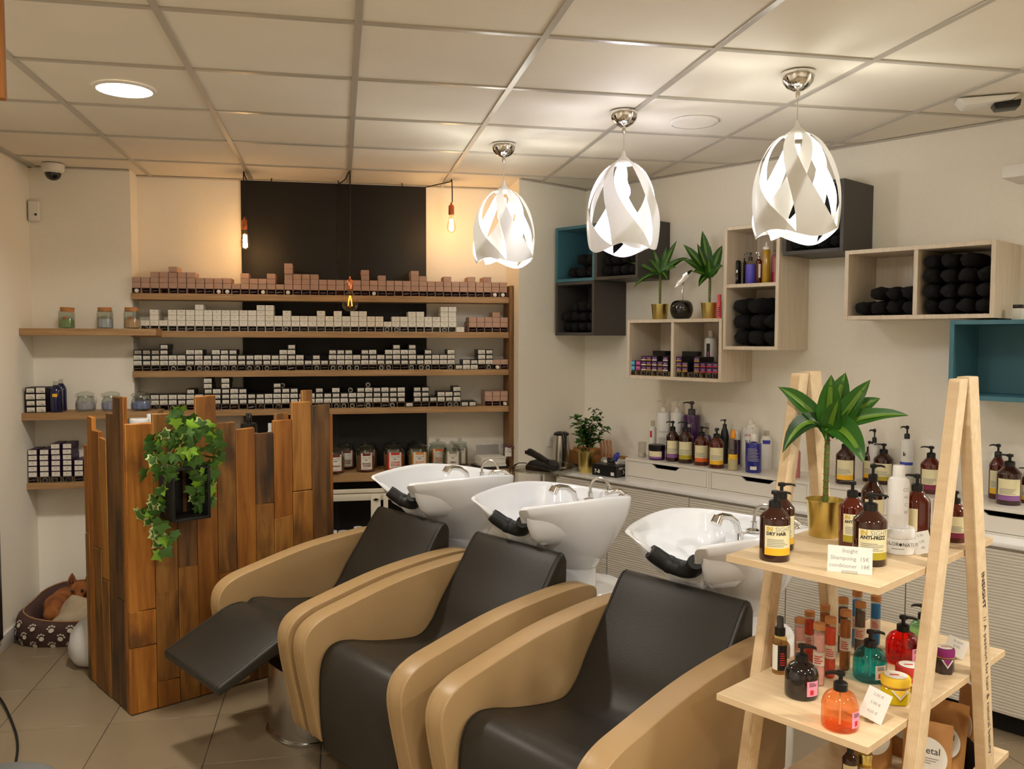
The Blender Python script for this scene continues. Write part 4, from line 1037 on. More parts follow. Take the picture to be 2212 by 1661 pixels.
tall('litre_bottle', 'tall white litre pump bottle between its twin and the purple one', (X5(1250), Y5(520), Y5(90), 28), [('body', [(.95, 0), (1, .02), (1, .74), (.9, .77), (.4, .785)], 'white_bottle')], pump_ex('white_plastic', .3, .77, wl), group='white litre bottles')
tall('purple_bottle', 'big square-shouldered purple pump bottle behind the amber ones', (X5(1380), Y5(545), Y5(108), 38), [('body', [(.95, 0), (1, .02), (1, .74), (.93, .77), (.35, .78)], 'plum')], pump_ex('eket_dark', .0, .77, lambda t, R, h: (writing('el', R * .7, 'label_white', t, (-R * .2, 0, h * .6), bend=R * 1.01), writing('5.2', R * .4, 'label_white', t, (0, 0, h * .4), bend=R * 1.01))))
tall('purple_spray', 'small purple bottle with clear cap behind the orange-banded one', (X5(1522), Y5(600), Y5(300), 18), [('body', [(.95, 0), (1, .03), (1, .6), (.6, .68)], 'plum'), ('cap', [(.55, .67), (.55, .98), (.4, 1)], 'clear')])
tall('black_bottle', 'slender black pump bottle with rounded shoulders', b5(1615, 1697, 268, 662), [('body', [(.9, 0), (1, .02), (1, .4), (.95, .6), (.7, .74), (.4, .82)], 'black_plastic')], pump_ex('black_plastic', .4, .81))
tall('oil_spray', 'clear spray bottle with orange top and pale label', b5(1687, 1775, 362, 722), [('body', [(.94, 0), (1, .02), (1, .7), (.85, .76), (.5, .8)], 'clear'), ('contents', [(.9, .01), (.95, .03), (.95, .3)], 'label_cream'), ('spray_top', [(.5, .79), (.55, .8), (.55, .9), (.4, .93), (.35, 1)], 'orange_plastic')], lambda t, R, h: (obj('label', wrap(R * 1.01, h * .28, h * .4, 1.0), 'band_yellow', t), writing('ARC', R * .6, 'ink', t, (0, 0, h * .5), bend=R * 1.02)))
tall('white_tube', 'dark purple bottle with white cap behind the orange-topped spray', (X5(1788), Y5(662), Y5(372), 14), [('body', [(.94, 0), (1, .02), (1, .74)], 'plum'), ('cap', [(1.02, .74), (1.02, .98), (.9, 1)], 'white_bottle')])
tall('litre_bottle', 'round white bottle with red lettering behind the blue one', b5(1828, 1980, 258, 690), [('body', [(.94, 0), (1, .02), (1, .76), (.9, .82), (.4, .86)], 'white_bottle'), ('cap', [(.38, .85), (.36, .92), (.16, .98), (.1, 1)], 'white_plastic')], lambda t, R, h: (writing('BEAUTY', R * .35, 'text_red', t, (0, 0, h * .66), bend=R * 1.01), writing('BAC', R * .6, 'ink', t, (0, 0, h * .52), bend=R * 1.01)))
tall('blue_bottle', 'translucent blue bottle with white pump on the drawer boxes', b5(1843, 1983, 315, 745), [('body', [(.92, 0), (1, .02), (1, .58), (.92, .62), (.3, .64)], 'blue_gel')], pump_ex('white_plastic', .5, .66, lambda t, R, h: (obj('fine_print', fine_print(R * 1.01, h * .24, h * .52, .8, 9), 'grey_print', t), obj('label', wrap(R * 1.01, h * .07, h * .14, .4), 'label_white', t))))
tall('clear_bottle', 'clear bottle with blue and red print at the ladder edge', (X5(2050), Y5(700), Y5(370), 24), [('body', [(.94, 0), (1, .02), (1, .76), (.6, .86)], 'white_bottle'), ('cap', [(.5, .85), (.5, 1)], 'clear')], lambda t, R, h: obj('label', wrap(R * 1.01, h * .66, h * .76, .7), 'text_blue', t))
X6 = lambda x: 1640 + x / 3.322
Y6 = lambda y: 780 + y / 3.322
def b6(x0, x1, y0, y1): return (X6((x0 + x1) / 2), Y6(y1), Y6(y0), (x1 - x0) / 3.322)
tall('pink_bottle', 'translucent pink bottle seen between the ladder legs', b6(225, 292, 590, 838), [('body', [(.94, 0), (1, .02), (1, .74), (.6, .84)], 'pale_pink'), ('cap', [(.55, .83), (.55, 1)], 'red_plastic')])
tall('red_tube', 'tall crimson tube beside the far ladder leg', b6(425, 465, 548, 835), [('body', [(.94, 0), (1, .02), (1, .86)], 'red_plastic'), ('cap', [(.8, .86), (.8, 1)], 'white_bottle')])
amb('amber pump bottle with yellow band behind the dracaena stem', b6(548, 680, 545, 885), 'band_yellow')
tall('white_pump', 'white pump bottle with black top behind two amber bottles', b6(812, 885, 485, 870), [('body', PB, 'white_bottle')], pump_ex('black_plastic', .1), at=base_pl(b6(812, 885, 485, 870)[0], 22, ZD, S(0, .042), NN))
amb('amber pump bottle behind the olive-banded one near the ladder', b6(772, 856, 572, 862), 'band_yellow', ptop=2)
amb('amber pump bottle with olive band near the grey K bottle', b6(852, 984, 590, 862), 'band_olive')
tall('grey_pump', 'grey-white pump bottle with black K and blue stripe', b6(1006, 1096, 462, 905), [('body', [(.94, 0), (1, .015), (1, .74), (.95, .77), (.45, .785)], 'white_bottle')], pump_ex('black_plastic', .1, .77, lambda t, R, h: (obj('label_band', wrap(R * 1.01, h * .36, h * .41, 1.2), 'text_blue', t), writing('k', R * 1.0, 'ink', t, (-R * .3, 0, h * .54), bend=R * 1.01, bold=.0006))))
amb('amber pump bottle with magenta band right of the grey K bottle', b6(1157, 1295, 608, 955), 'band_magenta', m='amber_red')
amb('amber bottle with golden label behind the purple-banded one, far right', b6(1648, 1760, 593, 992), 'band_yellow', m='amber_red')
amb('amber pump bottle with purple band at the far right', b6(1706, 1870, 665, 1036), 'band_purple')
amb('amber bottle cut by the right edge of the view', b6(1862, 1975, 762, 1022), 'band_yellow', m='amber_red')

# ------------------------------------------------------------------ odds and ends on the low cabinets near the corner
k_ = thing
P, R = base_pl(1214, 44, CZ, S(0, .36), NN); Ht = zat(P, Y5(375)) - CZ
t_ = thing('electric_kettle', 'steel and black electric kettle in the corner by the socket', 'kettle', P, face_cam(P, .2))
obj('body', MB().lathe([(R, .012), (R * 1.0, Ht * .1), (R * .86, Ht * .6), (R * .74, Ht * .9)], 28).mesh('b'), 'steel', t_)
obj('base', MB().lathe([(R * 1.08, 0), (R * 1.08, .014)], 28).mesh('b'), 'black_plastic', t_)
obj('lid', MB().lathe([(R * .75, Ht * .9), (R * .76, Ht * .95), (R * .5, Ht * .99), (R * .1, Ht)], 28).mesh('l'), 'black_plastic', t_)
obj('handle', MB().tube(smooth_poly([(0, -R * .6, Ht * .96), (0, -R * 1.0, Ht * .95), (0, -R * 1.3, Ht * .8), (0, -R * 1.35, Ht * .45), (0, -R * 1.05, Ht * .12)], 4), R * .2, 10).mesh('h'), 'black_gloss', t_)
sk = thing('wall_socket', 'square white power socket on the short corner wall', 'socket', S(0, .319, .996), TH + PI / 2)
obj('plate', MB().box(-.041, .041, -.009, -.001, -.041, .041).mesh('p', bevel=.003), 'white_plastic', sk)
obj('well', MB().lathe([(.02, 0), (.02, .002)], 24, Matrix.Translation((0, -.0095, 0)) @ Matrix.Rotation(PI / 2, 4, 'X')).mesh('w'), 'paper_edge', sk)
for x in (-.009, .009): obj('pin_hole', MB().lathe([(.0025, 0), (.0025, .001)], 8, Matrix.Translation((x, -.0118, 0)) @ Matrix.Rotation(PI / 2, 4, 'X')), 'black_plastic', sk)
# glove box
P = onz(1318, 1030, CZ)
gb = thing('glove_box', 'black carton of disposable gloves marked 7-8, one glove pulled up', 'box', P + Vector((.02, .06, 0)), TH + .05)
obj('carton', MB().box(-.095, .095, -.06, .06, 0, .07).mesh('c', bevel=.0015, seg=1), 'black_plastic', gb)
writing('7-8', .032, 'label_white', gb, (-.055, -.0606, .026), bold=.001)
writing('7-8', .03, 'label_white', gb, (.0956, .02, .026), rot=(0, 0, PI / 2), bold=.001)
writing('MAXTER', .02, 'label_white', gb, (.0956, 0, .052), rot=(0, 0, PI / 2)); obj('print', MB().box(.05, .075, -.0607, -.06, .01, .03), 'label_white', gb)
rg = []
for z, r, tw in ((.068, .03, 0), (.08, .024, .4), (.092, .03, .9), (.1, .022, 1.2), (.104, .006, 1.5)):
    rg.append([(r * math.cos(2 * PI * k / 10) * (1 + .3 * math.sin(3 * 2 * PI * k / 10 + tw)), r * .6 * math.sin(2 * PI * k / 10), z + .006 * math.sin(2 * PI * k / 5 + tw)) for k in range(10)])
obj('glove', MB().loft(rg).mesh('g'), 'rubber', gb)
# wooden basket with rods, bowl behind the plant, grey paddle, white basket
mat('basket_wood', (176, 122, 66), .6, var=.12, scale=8)
P = base_pl(1322, 10, CZ, S(0, .12), NN)[0]
bk = thing('wooden_basket', 'small wooden trug with rods standing in it', 'basket', P, TH)
w0, w1, d0, d1, h = .075, .095, .05, .065, .085
mb = MB().loft([[(-w0, -d0, 0), (w0, -d0, 0), (w0, d0, 0), (-w0, d0, 0)], [(-w1, -d1, h), (w1, -d1, h), (w1, d1, h), (-w1, d1, h)], [(-w1 + .008, -d1 + .008, h), (w1 - .008, -d1 + .008, h), (w1 - .008, d1 - .008, h), (-w1 + .008, d1 - .008, h)], [(-w0 + .008, -d0 + .008, .01), (w0 - .008, -d0 + .008, .01), (w0 - .008, d0 - .008, .01), (-w0 + .008, d0 - .008, .01)]])
obj('tray', mb.mesh('t', bevel=.001), 'basket_wood', bk)
mat('rod_wood', (206, 150, 106), .55)
for k in range(4):
    o = obj('wooden_rod', MB().tube([(0, 0, 0), (-.05 + .004 * k, .012, .17)], .0085, 10).mesh('rod'), 'rod_wood', None, P + Matrix.Rotation(TH, 3, 'Z') @ Vector((-.045 + .022 * k, -.01 + .004 * k, .012)), TH)
    tag(o, 'pale round wooden rod leaning in the wooden trug, %s from left' % nth(k + 1), 'rod', 'wooden rods')
P2 = base_pl(1262, 10, CZ, S(0, .125), NN)[0]
bw = thing('wooden_bowl', 'wide brown wooden bowl behind the small-leaved plant', 'bowl', P2)
obj('bowl', MB().lathe([(.05, 0), (.09, .02), (.115, .08), (.118, .11), (.11, .11), (.106, .08), (.08, .028), (.02, .02)], 28).mesh('b'), 'basket_wood', bw)
P3 = base_pl(1308, 10, CZ, S(0, .25), NN)[0]
pd = thing('grey_paddle', 'pale grey rounded paddle standing behind the glove box', 'paddle', P3, face_cam(P3))
obj('blade', MB().prism([(-.022, 0), (.022, 0)] + [(.022 * math.cos(a * PI / 10), .075 + .022 * math.sin(a * PI / 10)) for a in range(11)], -.003, .003, 'y').mesh('b', bevel=.001), 'grey_print', pd)
P4 = base_pl(1334, 10, CZ, S(0, .235), NN)[0]
wb = thing('white_basket', 'white plastic basket with slot handle against the drawer box', 'basket', P4, TH)
mb = MB().loft([[(-.045, -.05, 0), (.045, -.05, 0), (.045, .05, 0), (-.045, .05, 0)], [(-.055, -.06, .085), (.055, -.06, .085), (.055, .06, .085), (-.055, .06, .085)], [(-.052, -.057, .085), (.052, -.057, .085), (.052, .057, .085), (-.052, .057, .085)], [(-.042, -.047, .004), (.042, -.047, .004), (.042, .047, .004), (-.042, .047, .004)]])
obj('tub', mb.mesh('t', bevel=.001), 'white_plastic', wb)
obj('handle_slot', MB().box(-.024, .024, -.0615, -.054, .05, .064).mesh('s', bevel=.005), 'grey_print', wb)
o = obj('spray_can', MB().lathe([(.016, 0), (.018, .004), (.018, .07), (.01, .08), (.01, .09)], 20, Matrix.Rotation(.5, 4, 'Y')).mesh('can'), 'text_blue', None, P4 + Vector((-.02, .03, .05)), TH + .4); tag(o, 'blue and white can lying tilted in the white basket', 'can')
tall('candle_glass', 'small glass with white wax at the left end of the drawer boxes', b5(895, 965, 468, 605), [('glass', [(.95, 0), (1, .03), (1, .98), (.94, 1)], 'clear'), ('wax', [(.9, .02), (.9, .3)], 'paper')])

# ------------------------------------------------------------------ acrylic tool tray on its stand
thin_glass('acrylic', (236, 236, 232), 1.5)
ZT = .90
P = onz(1172, 1016, ZT)
tr = thing('tool_trolley', 'clear acrylic tool tray on a chrome pole between basins and corner', 'trolley', (P.x, P.y, 0), TH + .25)
obj('tray', MB().box(-.15, .15, -.12, .12, ZT - .006, ZT).mesh('tr', bevel=.002), 'acrylic', tr)
for y in (-.125, .125):
    pts = [(-.18, ZT + .005), (-.12, ZT + .028), (0, ZT + .045), (.12, ZT + .028), (.18, ZT + .005), (.18, ZT - .012), (.12, ZT + .0), (0, ZT + .005), (-.12, ZT + .0), (-.18, ZT - .012)]
    obj('arched_rail', MB().prism(smooth_poly(pts[:5], 4) + smooth_poly(pts[5:], 4), y - .006, y + .006, 'y').mesh('ar', bevel=.001), 'acrylic', tr)
obj('rail', MB().box(.165, .175, -.12, .12, ZT - .008, ZT + .02).mesh('r', bevel=.002), 'acrylic', tr)
obj('pole', MB().tube([(0, 0, .05), (0, 0, ZT - .006)], .014, 14), 'chrome', tr)
mb = MB()
for k in range(5):
    a = 2 * PI * k / 5; mb.tube([(0, 0, .07), (.22 * math.cos(a), .22 * math.sin(a), .05)], [.018, .012], 8)
    mb.lathe([(.02, .0), (.022, .02), (.012, .04)], 12, c=(.22 * math.cos(a), .22 * math.sin(a)))
obj('star_base', mb.mesh('sb'), 'black_plastic', tr)
dv = thing('charging_base', 'black wedge-shaped charging base on the acrylic tray', 'charger', P + Vector((0, 0, .0003)), TH + .25)
obj('base', MB().prism([(-.085, 0), (.085, 0), (.085, .035), (.05, .06), (-.05, .06), (-.085, .03)], -.055, .055, 'y').mesh('b', bevel=.006), 'black_plastic', dv)
obj('dial', MB().lathe([(.012, .06), (.012, .068), (.008, .07)], 16, c=(.02, -.02)), 'steel', dv)
cl = thing('hair_clipper', 'black hair clipper lying across the charging base', 'clipper', P + Vector((-.03, -.01, .0615)), TH + .25 + PI - .5)
obj('body', MB().tube(smooth_poly([(-.11, 0, .008), (-.04, 0, .018), (.02, 0, .026), (.07, 0, .034), (.1, 0, .036)], 4), [.012, .013, .015, .016, .018, .019, .02, .02, .02, .02, .021, .021, .021, .021, .022, .022, .02], 12).mesh('b'), 'black_plastic', cl)
obj('blade', MB().box(.098, .122, -.02, .02, .022, .044).mesh('bl', bevel=.003), 'black_gloss', cl)
for (a, b_, w) in ((1101, 1098, 'left'), (1108, 1106, 'right')):
    p0 = Vector((P.x - .14, P.y + .02, ZT + .03)); p1 = ony(a, 1045, P.y + .05)
    cb = thing('power_cable', 'black cable hanging from the tool tray, %s one' % w, 'cable', p0)
    d = p1 - p0
    obj('wire', MB().tube(smooth_poly([(.05, 0, .012), (0, 0, 0.012), (d.x * .8, d.y * .5, -.02), (d.x, d.y, d.z), (d.x + .01, d.y, -p0.z + .004)], 5), .0028, 6), 'black_cable', cb)

# ------------------------------------------------------------------ what stands in and on the wall cubes
def on_n(u, n_, z, w): return base_pl(u, w, z, S(0, n_), NN)
X3 = lambda x: 1180 + x / 3.814
Y3 = lambda y: 460 + y / 3.814
ZS = 1.955
def tb(label, x0, x1, y0, parts, ex=None, n_=.2, name='product_bottle'):
    u, w = X3((x0 + x1) / 2), (x1 - x0) / 3.814
    return tall(name, label, (u, 0, Y3(y0), w), parts, ex, ZS, 'bottles in the tall wall cube', 0, on_n(u, n_, ZS, w))
tb('black bottle with silver pump, leftmost in the tall wall cube', 1517, 1600, 330, [('body', [(.92, 0), (1, .02), (1, .7), (.8, .76), (.4, .78)], 'black_gloss')], pump_ex('steel', .2, .77, lambda t, R, h: (obj('emblem', MB().lathe([(R * .25, 0), (R * .3, 0), (R * .3, .0006), (R * .25, .0006), (R * .25, 0)], 20, Matrix.Translation((0, -R * 1.0, h * .42)) @ Matrix.Rotation(PI / 2, 4, 'X'), cap=(False, False)), 'gold', t), obj('fine_print', fine_print(R * 1.01, h * .12, h * .25, .5, 3), 'grey_print', t))))
tb('narrow black pump bottle behind the violet one', 1602, 1640, 335, [('body', [(.92, 0), (1, .02), (1, .7), (.5, .78)], 'black_plastic')], pump_ex('black_plastic', .2, .77), .14)
tb('violet bottle with clear shoulder and black pump', 1634, 1714, 325, [('body', [(.92, 0), (1, .02), (1, .62)], 'violet'), ('shoulder', [(1, .62), (.9, .7), (.5, .76)], 'clear')], pump_ex('black_plastic', .1, .75))
tb('amber-red bottle with silver pump in the tall wall cube', 1716, 1768, 320, [('body', [(.92, 0), (1, .02), (1, .72), (.5, .78)], 'amber_red')], pump_ex('steel', .3, .77, lambda t, R, h: obj('label', wrap(R * 1.01, h * .2, h * .62, .35, off=.3), 'label_white', t)))
tb('tall golden bottle with white nozzle', 1772, 1834, 240, [('body', [(.92, 0), (1, .02), (1, .78), (.9, .82)], 'yellow_oil'), ('cap', [(.92, .82), (.92, .88), (.4, .9), (.3, .97), (.15, 1)], 'white_bottle')])
tb('clear pink-bottomed bottle at the right of the tall wall cube', 1842, 1900, 238, [('contents', [(.9, 0), (.98, .02), (.98, .28)], 'red_plastic'), ('body', [(1, .28), (1, .62), (.8, .68), (.5, .72)], 'pale_pink'), ('cap', [(.5, .72), (.5, .98), (.4, 1)], 'clear')], None, .16)
tb('small pink bottle with black pump at the front of the tall wall cube', 1868, 1903, 305, [('body', [(.92, 0), (1, .02), (1, .7), (.5, .78)], 'pale_pink')], pump_ex('black_plastic', .2, .77), .26)
# on top of the low cube
ZC = 1.774
def gold_pot(R, Ht, t_):
    obj('pot', MB().lathe([(R * .78, 0), (R * .8, .002), (R * .95, Ht * .9), (R, Ht * .98), (R * 1.0, Ht), (R * .94, Ht), (R * .9, Ht * .85), (R * .4, Ht * .82)], 32).mesh('pot'), 'gold', t_)
    obj('soil', MB().lathe([(R * .9, Ht * .84), (R * .5, Ht * .87), (R * .05, Ht * .87)], 20, cap=(False, True)).mesh('soil'), 'soil', t_)
mat('soil', (58, 42, 30), .95, var=.3, scale=60)
mat('leaf_green', (46, 92, 26), .35, var=.15, scale=9, spec=.4); mat('leaf_dark', (30, 62, 22), .35, var=.15, scale=9); mat('leaf_light', (92, 128, 34), .4, var=.1, scale=9)
mat('stem_green', (92, 110, 44), .5, var=.2, scale=30); mat('stem_brown', (122, 92, 58), .7, var=.25, scale=40)
def leaf_mesh(p0, p1, p2, wd, up, n=10, fold=.25, f=(-1, -.5, 0, .5, 1), lift=0):
    vs = []
    for i in range(n + 1):
        t = i / n; c = p0 * (1 - t) ** 2 + p1 * (2 * t * (1 - t)) + p2 * t * t
        tg_ = ((p1 - p0) * (1 - t) + (p2 - p1) * t).normalized()
        sd = tg_.cross(up); sd = sd.normalized() if sd.length > 1e-4 else Vector((1, 0, 0)); nr = sd.cross(tg_).normalized()
        w = wd * (math.sin(PI * min(1, .06 + t * .94) ** .8) ** .8 if t < 1 else 0) + (.0025 if t < .9 else 0)
        for q in f: vs.append(c + sd * (q * w / 2) + nr * (abs(q) * w * fold + lift + .06 * w * math.sin(t * 9 + q)))
    m_ = len(f)
    return MB().add(vs, [(i * m_ + k, i * m_ + k + 1, (i + 1) * m_ + k + 1, (i + 1) * m_ + k) for i in range(n) for k in range(m_ - 1)])
def dracaena(label, P, R, Hp, leaves, stem_top, stripe=True, back=0):
    """leaves: (tip u, tip v, depth offset towards viewer, width, arch)"""
    t_ = thing('potted_dracaena', label, 'potted plant', P, 0, 'dracaenas in gold pots')
    gold_pot(R, Hp, t_)
    b0 = Vector((0, 0, Hp * .86)); st_ = stem_top - P
    st_ = Vector((st_.x, st_.y, stem_top.z - P.z))
    r = R * .14
    mid = b0.lerp(st_, .5)
    stm = obj('stem', MB().tube([b0, b0.lerp(st_, .35), mid, b0.lerp(st_, .75), st_], [r, r * .95, r * 1.05, r * 1.0, r * .7], 10).mesh('stem'), 'stem_green', t_)
    mb = MB()
    for k in range(9):
        c = b0.lerp(st_, .12 + .8 * k / 9); mb.lathe([(r * 1.02, c.z), (r * 1.16, c.z + .002), (r * 1.02, c.z + .004)], 10, c=(c.x, c.y), cap=(False, False))
    obj('leaf_scar', mb.mesh('scar'), 'stem_brown', stm)
    hv = -Vector((P.x, P.y, 0)).normalized()
    for u, v, off, wd, arch in leaves:
        pl = P + hv * off; tip = onpl(u, v, pl, hv) - P
        bs = st_ + Vector((tip.x - st_.x, tip.y - st_.y, 0)) * .05 - Vector((0, 0, r * rb.uniform(0, 3)))
        p1 = bs.lerp(tip, .5) + Vector((0, 0, arch))
        up = (Vector((0, 0, 1)) * .6 + hv * .8).normalized()
        lf_ = obj('leaf', leaf_mesh(bs, p1, tip, wd, up).mesh('leaf', thick=1, ang=80), 'leaf_green' if rb.random() < .7 else 'leaf_dark', t_)
        if stripe: obj('leaf_stripe', leaf_mesh(bs, p1, tip, wd * .22, up, f=(-1, 0, 1), lift=.0012).mesh('stripe', thick=1, ang=80), 'leaf_light', lf_)
    return t_
XP = lambda x: 1360 + x / 7.55
YPx = lambda y: 480 + y / 7.55
for lab, u, lv, stv, hp in (('dracaena in a gold pot on the low wall cube, left of the black cherry', 1425, [(1360, 568, .03, .03, .03), (1368, 622, .05, .032, .05), (1412, 540, -.02, .03, .01), (1440, 532, 0, .034, .0), (1462, 520, .02, .036, .01), (1472, 562, .04, .045, .03), (1488, 558, .0, .04, .04), (1461, 578, .06, .05, .03), (1442, 606, .07, .045, .03), (1400, 560, .03, .03, .02)], 590, 657),
    ('dracaena in a gold pot on the low wall cube, right of the black cherry', 1532, [(1476, 528, .02, .055, .01), (1517, 498, .0, .06, .0), (1506, 526, .03, .045, .0), (1560, 530, .0, .06, .01), (1562, 574, .03, .05, .02), (1496, 588, .06, .05, .02), (1509, 620, .07, .04, .04), (1476, 562, -.02, .05, .03), (1534, 530, -.03, .03, 0), (1530, 560, .04, .05, 0)], 592, 654)):
    P, R = on_n(u, .19, ZC, 38)
    Hp = zat(P, hp) - ZC
    dracaena(lab, P, R, Hp, lv, Vector((P.x, P.y, zat(P, stv))), True)
P, R = on_n(1472, .19, ZC, 50); Ht = zat(P, 648) - ZC
ch = thing('cherry_ornament', 'glossy black cherry ornament with chrome stem and leaf', 'ornament', P, face_cam(P))
obj('cherry', MB().lathe(smooth_poly([(R * .45, 0), (R * .8, Ht * .12), (R, Ht * .5), (R * .86, Ht * .84), (R * .55, Ht * .97), (R * .25, Ht * .98), (R * .02, Ht * .9)], 4), 36).mesh('c'), 'black_gloss', ch)
sc_ = depth(P) / F_PX
stem_ = smooth_poly([(0, 0, Ht * .9), (.002, 0, Ht + 14 * sc_), (.006, 0, Ht + 30 * sc_), (.014, 0, Ht + 46 * sc_), (.026, 0, Ht + 54 * sc_)], 4)
obj('stem', MB().tube(stem_, .0042, 8).mesh('s'), 'chrome', ch)
a_, b__ = Vector((22 * sc_, -.005, Ht + 62 * sc_)), Vector((-16 * sc_, -.02, Ht + 25 * sc_))
obj('metal_leaf', leaf_mesh(a_, a_.lerp(b__, .5) + Vector((-.004, -.01, .008)), b__, .03, Vector((.3, -.8, .5)), 8, .15).mesh('ml', thick=1, ang=80), 'chrome', ch)
tall('pink_can', 'pink spray can squeezed against the tall wall cube', (1553, 0, 636, 11), [('body', [(.95, 0), (1, .02), (1, .7), (.8, .74)], 'pink'), ('cap', [(.78, .73), (.78, .99), (.7, 1)], 'pink')], lambda t, R, h: obj('fine_print', fine_print(R * 1.02, h * .1, h * .5, .6, 5), 'plum', t), ZC, None, 0, on_n(1553, .2, ZC, 11))
# colour boxes in the low cube
mat('tag_purple', (84, 40, 96), .5); mat('tag_cyan', (70, 170, 206), .5); mat('tag_pink', (186, 70, 140), .5); mat('tag_gold', (196, 150, 50), .5); mat('tag_red', (206, 50, 80), .5)
ZB = 1.424 + .0192
sb_me = MB().box(-.0195, .0195, 0, .14, .0003, .0287).mesh('carton', bevel=.0005, seg=1); st_me = MB().box(-.017, .017, -.0006, .0003, .003, .026).mesh('end_tag'); sg_me = MB().box(-.017, .017, -.001, -.0005, .003, .009).mesh('tag_stripe')
so_me = MB()
for x0, x1, y0, y1, z0, z1 in ((-.0195, .0195, 0, .13, 0, .001), (-.0195, .0195, 0, .13, .0277, .0287), (-.0195, -.0185, 0, .13, .001, .0277), (.0185, .0195, 0, .13, .001, .0277), (-.0185, .0185, .129, .13, .001, .0277)): so_me.box(x0, x1, y0, y1, z0, z1)
so_me = so_me.mesh('open_carton')
def cubebox(s, k, n_, tagm, stripe, num, label):
    o = obj('small_color_box', sb_me, 'box_black', None, S(s, n_, ZB + .0292 * k), TH); tag(o, label, 'box', 'colour boxes in the low wall cube')
    e = obj('end_tag', st_me, tagm, o)
    if stripe: obj('tag_stripe', sg_me, stripe, e)
    writing(num, .012, 'label_white', e, (0, -.001, .016))
for ci, (comp, s0, cnt, nums, fr) in enumerate((('left', .652, [2, 2, 3, 3, 3, 2, 3], ['P01', 'P02', '1.0', '9.13', '5.12', '5.13', '8.0'], 0), ('right', .990, [3, 2, 0, 3, 2, 2, 2], ['8.11', '10.12', '9', '10.21', '7.3', '7.43', '7.35'], 0))):
    for i, c in enumerate(cnt):
        s = s0 + .0405 * i; n_ = .29 - .002 * (i % 3)
        o = obj('small_open_carton', so_me, 'carton_in', None, S(s, n_, ZB), TH); tag(o, 'open carton in the low wall cube, %s half, %s from left' % (comp, nth(i + 1)), 'box', 'open cartons in the low wall cube')
        if i % 3 != 1:
            t_ = thing('color_tube', 'capped tube in the low wall cube, %s half, %s from left' % (comp, nth(i + 1)), 'tube', S(s, n_ + .002, ZB + .0142), TH, 'tubes in the low wall cube')
            obj('cap_ring', ring_me, 'steel', obj('cap', cap_me, 'cap_black', t_))
            obj('tube_body', tube_me, 'foil', t_).scale = (.92, 1, .92)
        for k in range(c):
            tm_ = ('tag_cyan', 'tag_pink')[i] if ci == 0 and i < 2 else 'tag_purple'
            cubebox(s, k + 1, n_, tm_, None if tm_ != 'tag_purple' else (('label_white', 'tag_gold')[i % 2] if ci == 0 else ('tag_gold', 'tag_red')[i > 3]), nums[i], 'small dark box in the low cube, %s half, column %s, %s up' % (comp, nth(i + 1), nth(k + 1)))
for s, k, n_, rz_, lab in ((.80, 4, .22, 1.2, 'loose black box lying slanted on top in the left compartment of the low cube'), (1.02, 4, .22, 1.45, 'loose black box lying sideways on top in the right compartment of the low cube')):
    o = obj('small_color_box', sb_me, 'box_black', None, S(s + .06, n_, ZB + .0292 * k + .001), TH + rz_); tag(o, lab, 'box', 'loose boxes in the low wall cube')
tall('peroxide_bottle', 'white bottle with black and magenta label in the low wall cube', (1536, 0, 714, 27), [('body', [(.94, 0), (1, .02), (1, .76), (.9, .83), (.4, .87)], 'white_bottle'), ('cap', [(.42, .865), (.42, .99), (.38, 1)], 'white_plastic')], lambda t, R, h: (obj('label', wrap(R * 1.01, h * .1, h * .72, .3, off=-.4), 'black_plastic', t), obj('label_band', wrap(R * 1.02, h * .3, h * .55, .12, 3, off=-.4), 'tag_pink', t)), ZB, None, 0, on_n(1536, .10, ZB, 27))
# rolled black towels
mat('towel_black', (17, 17, 20), .95, var=.2, scale=60, bump=.5, bscale=240)
def towel_mesh(seed):
    r_ = random.Random(seed); rg = []
    for i in range(9):
        y = -.13 + .26 * i / 8; k = 1 - .25 * (abs(i - 4) / 4) ** 4; rg.append([((k * (1 + .3 * noise.noise(Vector((math.cos(2 * PI * q / 16) * 1.2, math.sin(2 * PI * q / 16) * 1.2 + seed * 3, y * 12)))) + r_.uniform(-.04, .04)) * math.cos(2 * PI * q / 16), y, (k + .3 * noise.noise(Vector((math.cos(2 * PI * q / 16) * 1.2 + 7, math.sin(2 * PI * q / 16) * 1.2 + seed * 3, y * 12)))) * math.sin(2 * PI * q / 16)) for q in range(16)])
    mb = MB().loft(rg, cap=(True, True))
    sp_ = [(.08 * a * math.cos(a * 1.0) / 1.0 * .55, -.134, .08 * a * math.sin(a) * .55) for a in [x * .6 for x in range(1, 30)]]
    return mb.mesh('towel')
tow = [towel_mesh(k) for k in range(5)]
def towels(where, s0, s1, z0, rows_, n_=.15):
    i_ = 0; mx_ = max(rows_); r = (s1 - s0) / 2 / mx_
    for k, c in enumerate(rows_):
        sh = rb.choice((0, mx_ - c)) if c < mx_ else 0
        for i in range(c):
            s = s0 + r * (2 * (i + sh) + 1); i_ += 1
            o = obj('rolled_towel', tow[(i_ + k) % 5], 'towel_black', None, S(s, n_ + rb.uniform(-.012, .012), z0 + r * 1.0 + k * r * 1.8), (0, rb.uniform(-3, 3), TH))
            o.scale = (r * .9, .98, r * .9); tag(o, 'black towel in %s, row %s, %s from left' % (where, nth(k + 1), nth(i + 1)), 'towel', 'black towels in ' + where)
towels('the left half of the wide wood cube', 2.00, 2.294, 1.776, [4, 3])
towels('the right half of the wide wood cube', 2.318, 2.618, 1.776, [4, 4, 4, 3])
towels('the tall pale wood cube', 1.322, 1.602, 1.624, [3, 3, 2])
towels('the upper teal cube', .085, .337, 2.042, [3, 2])
towels('the upper dark grey cube', .382, .68, 2.042, [4, 4, 3])
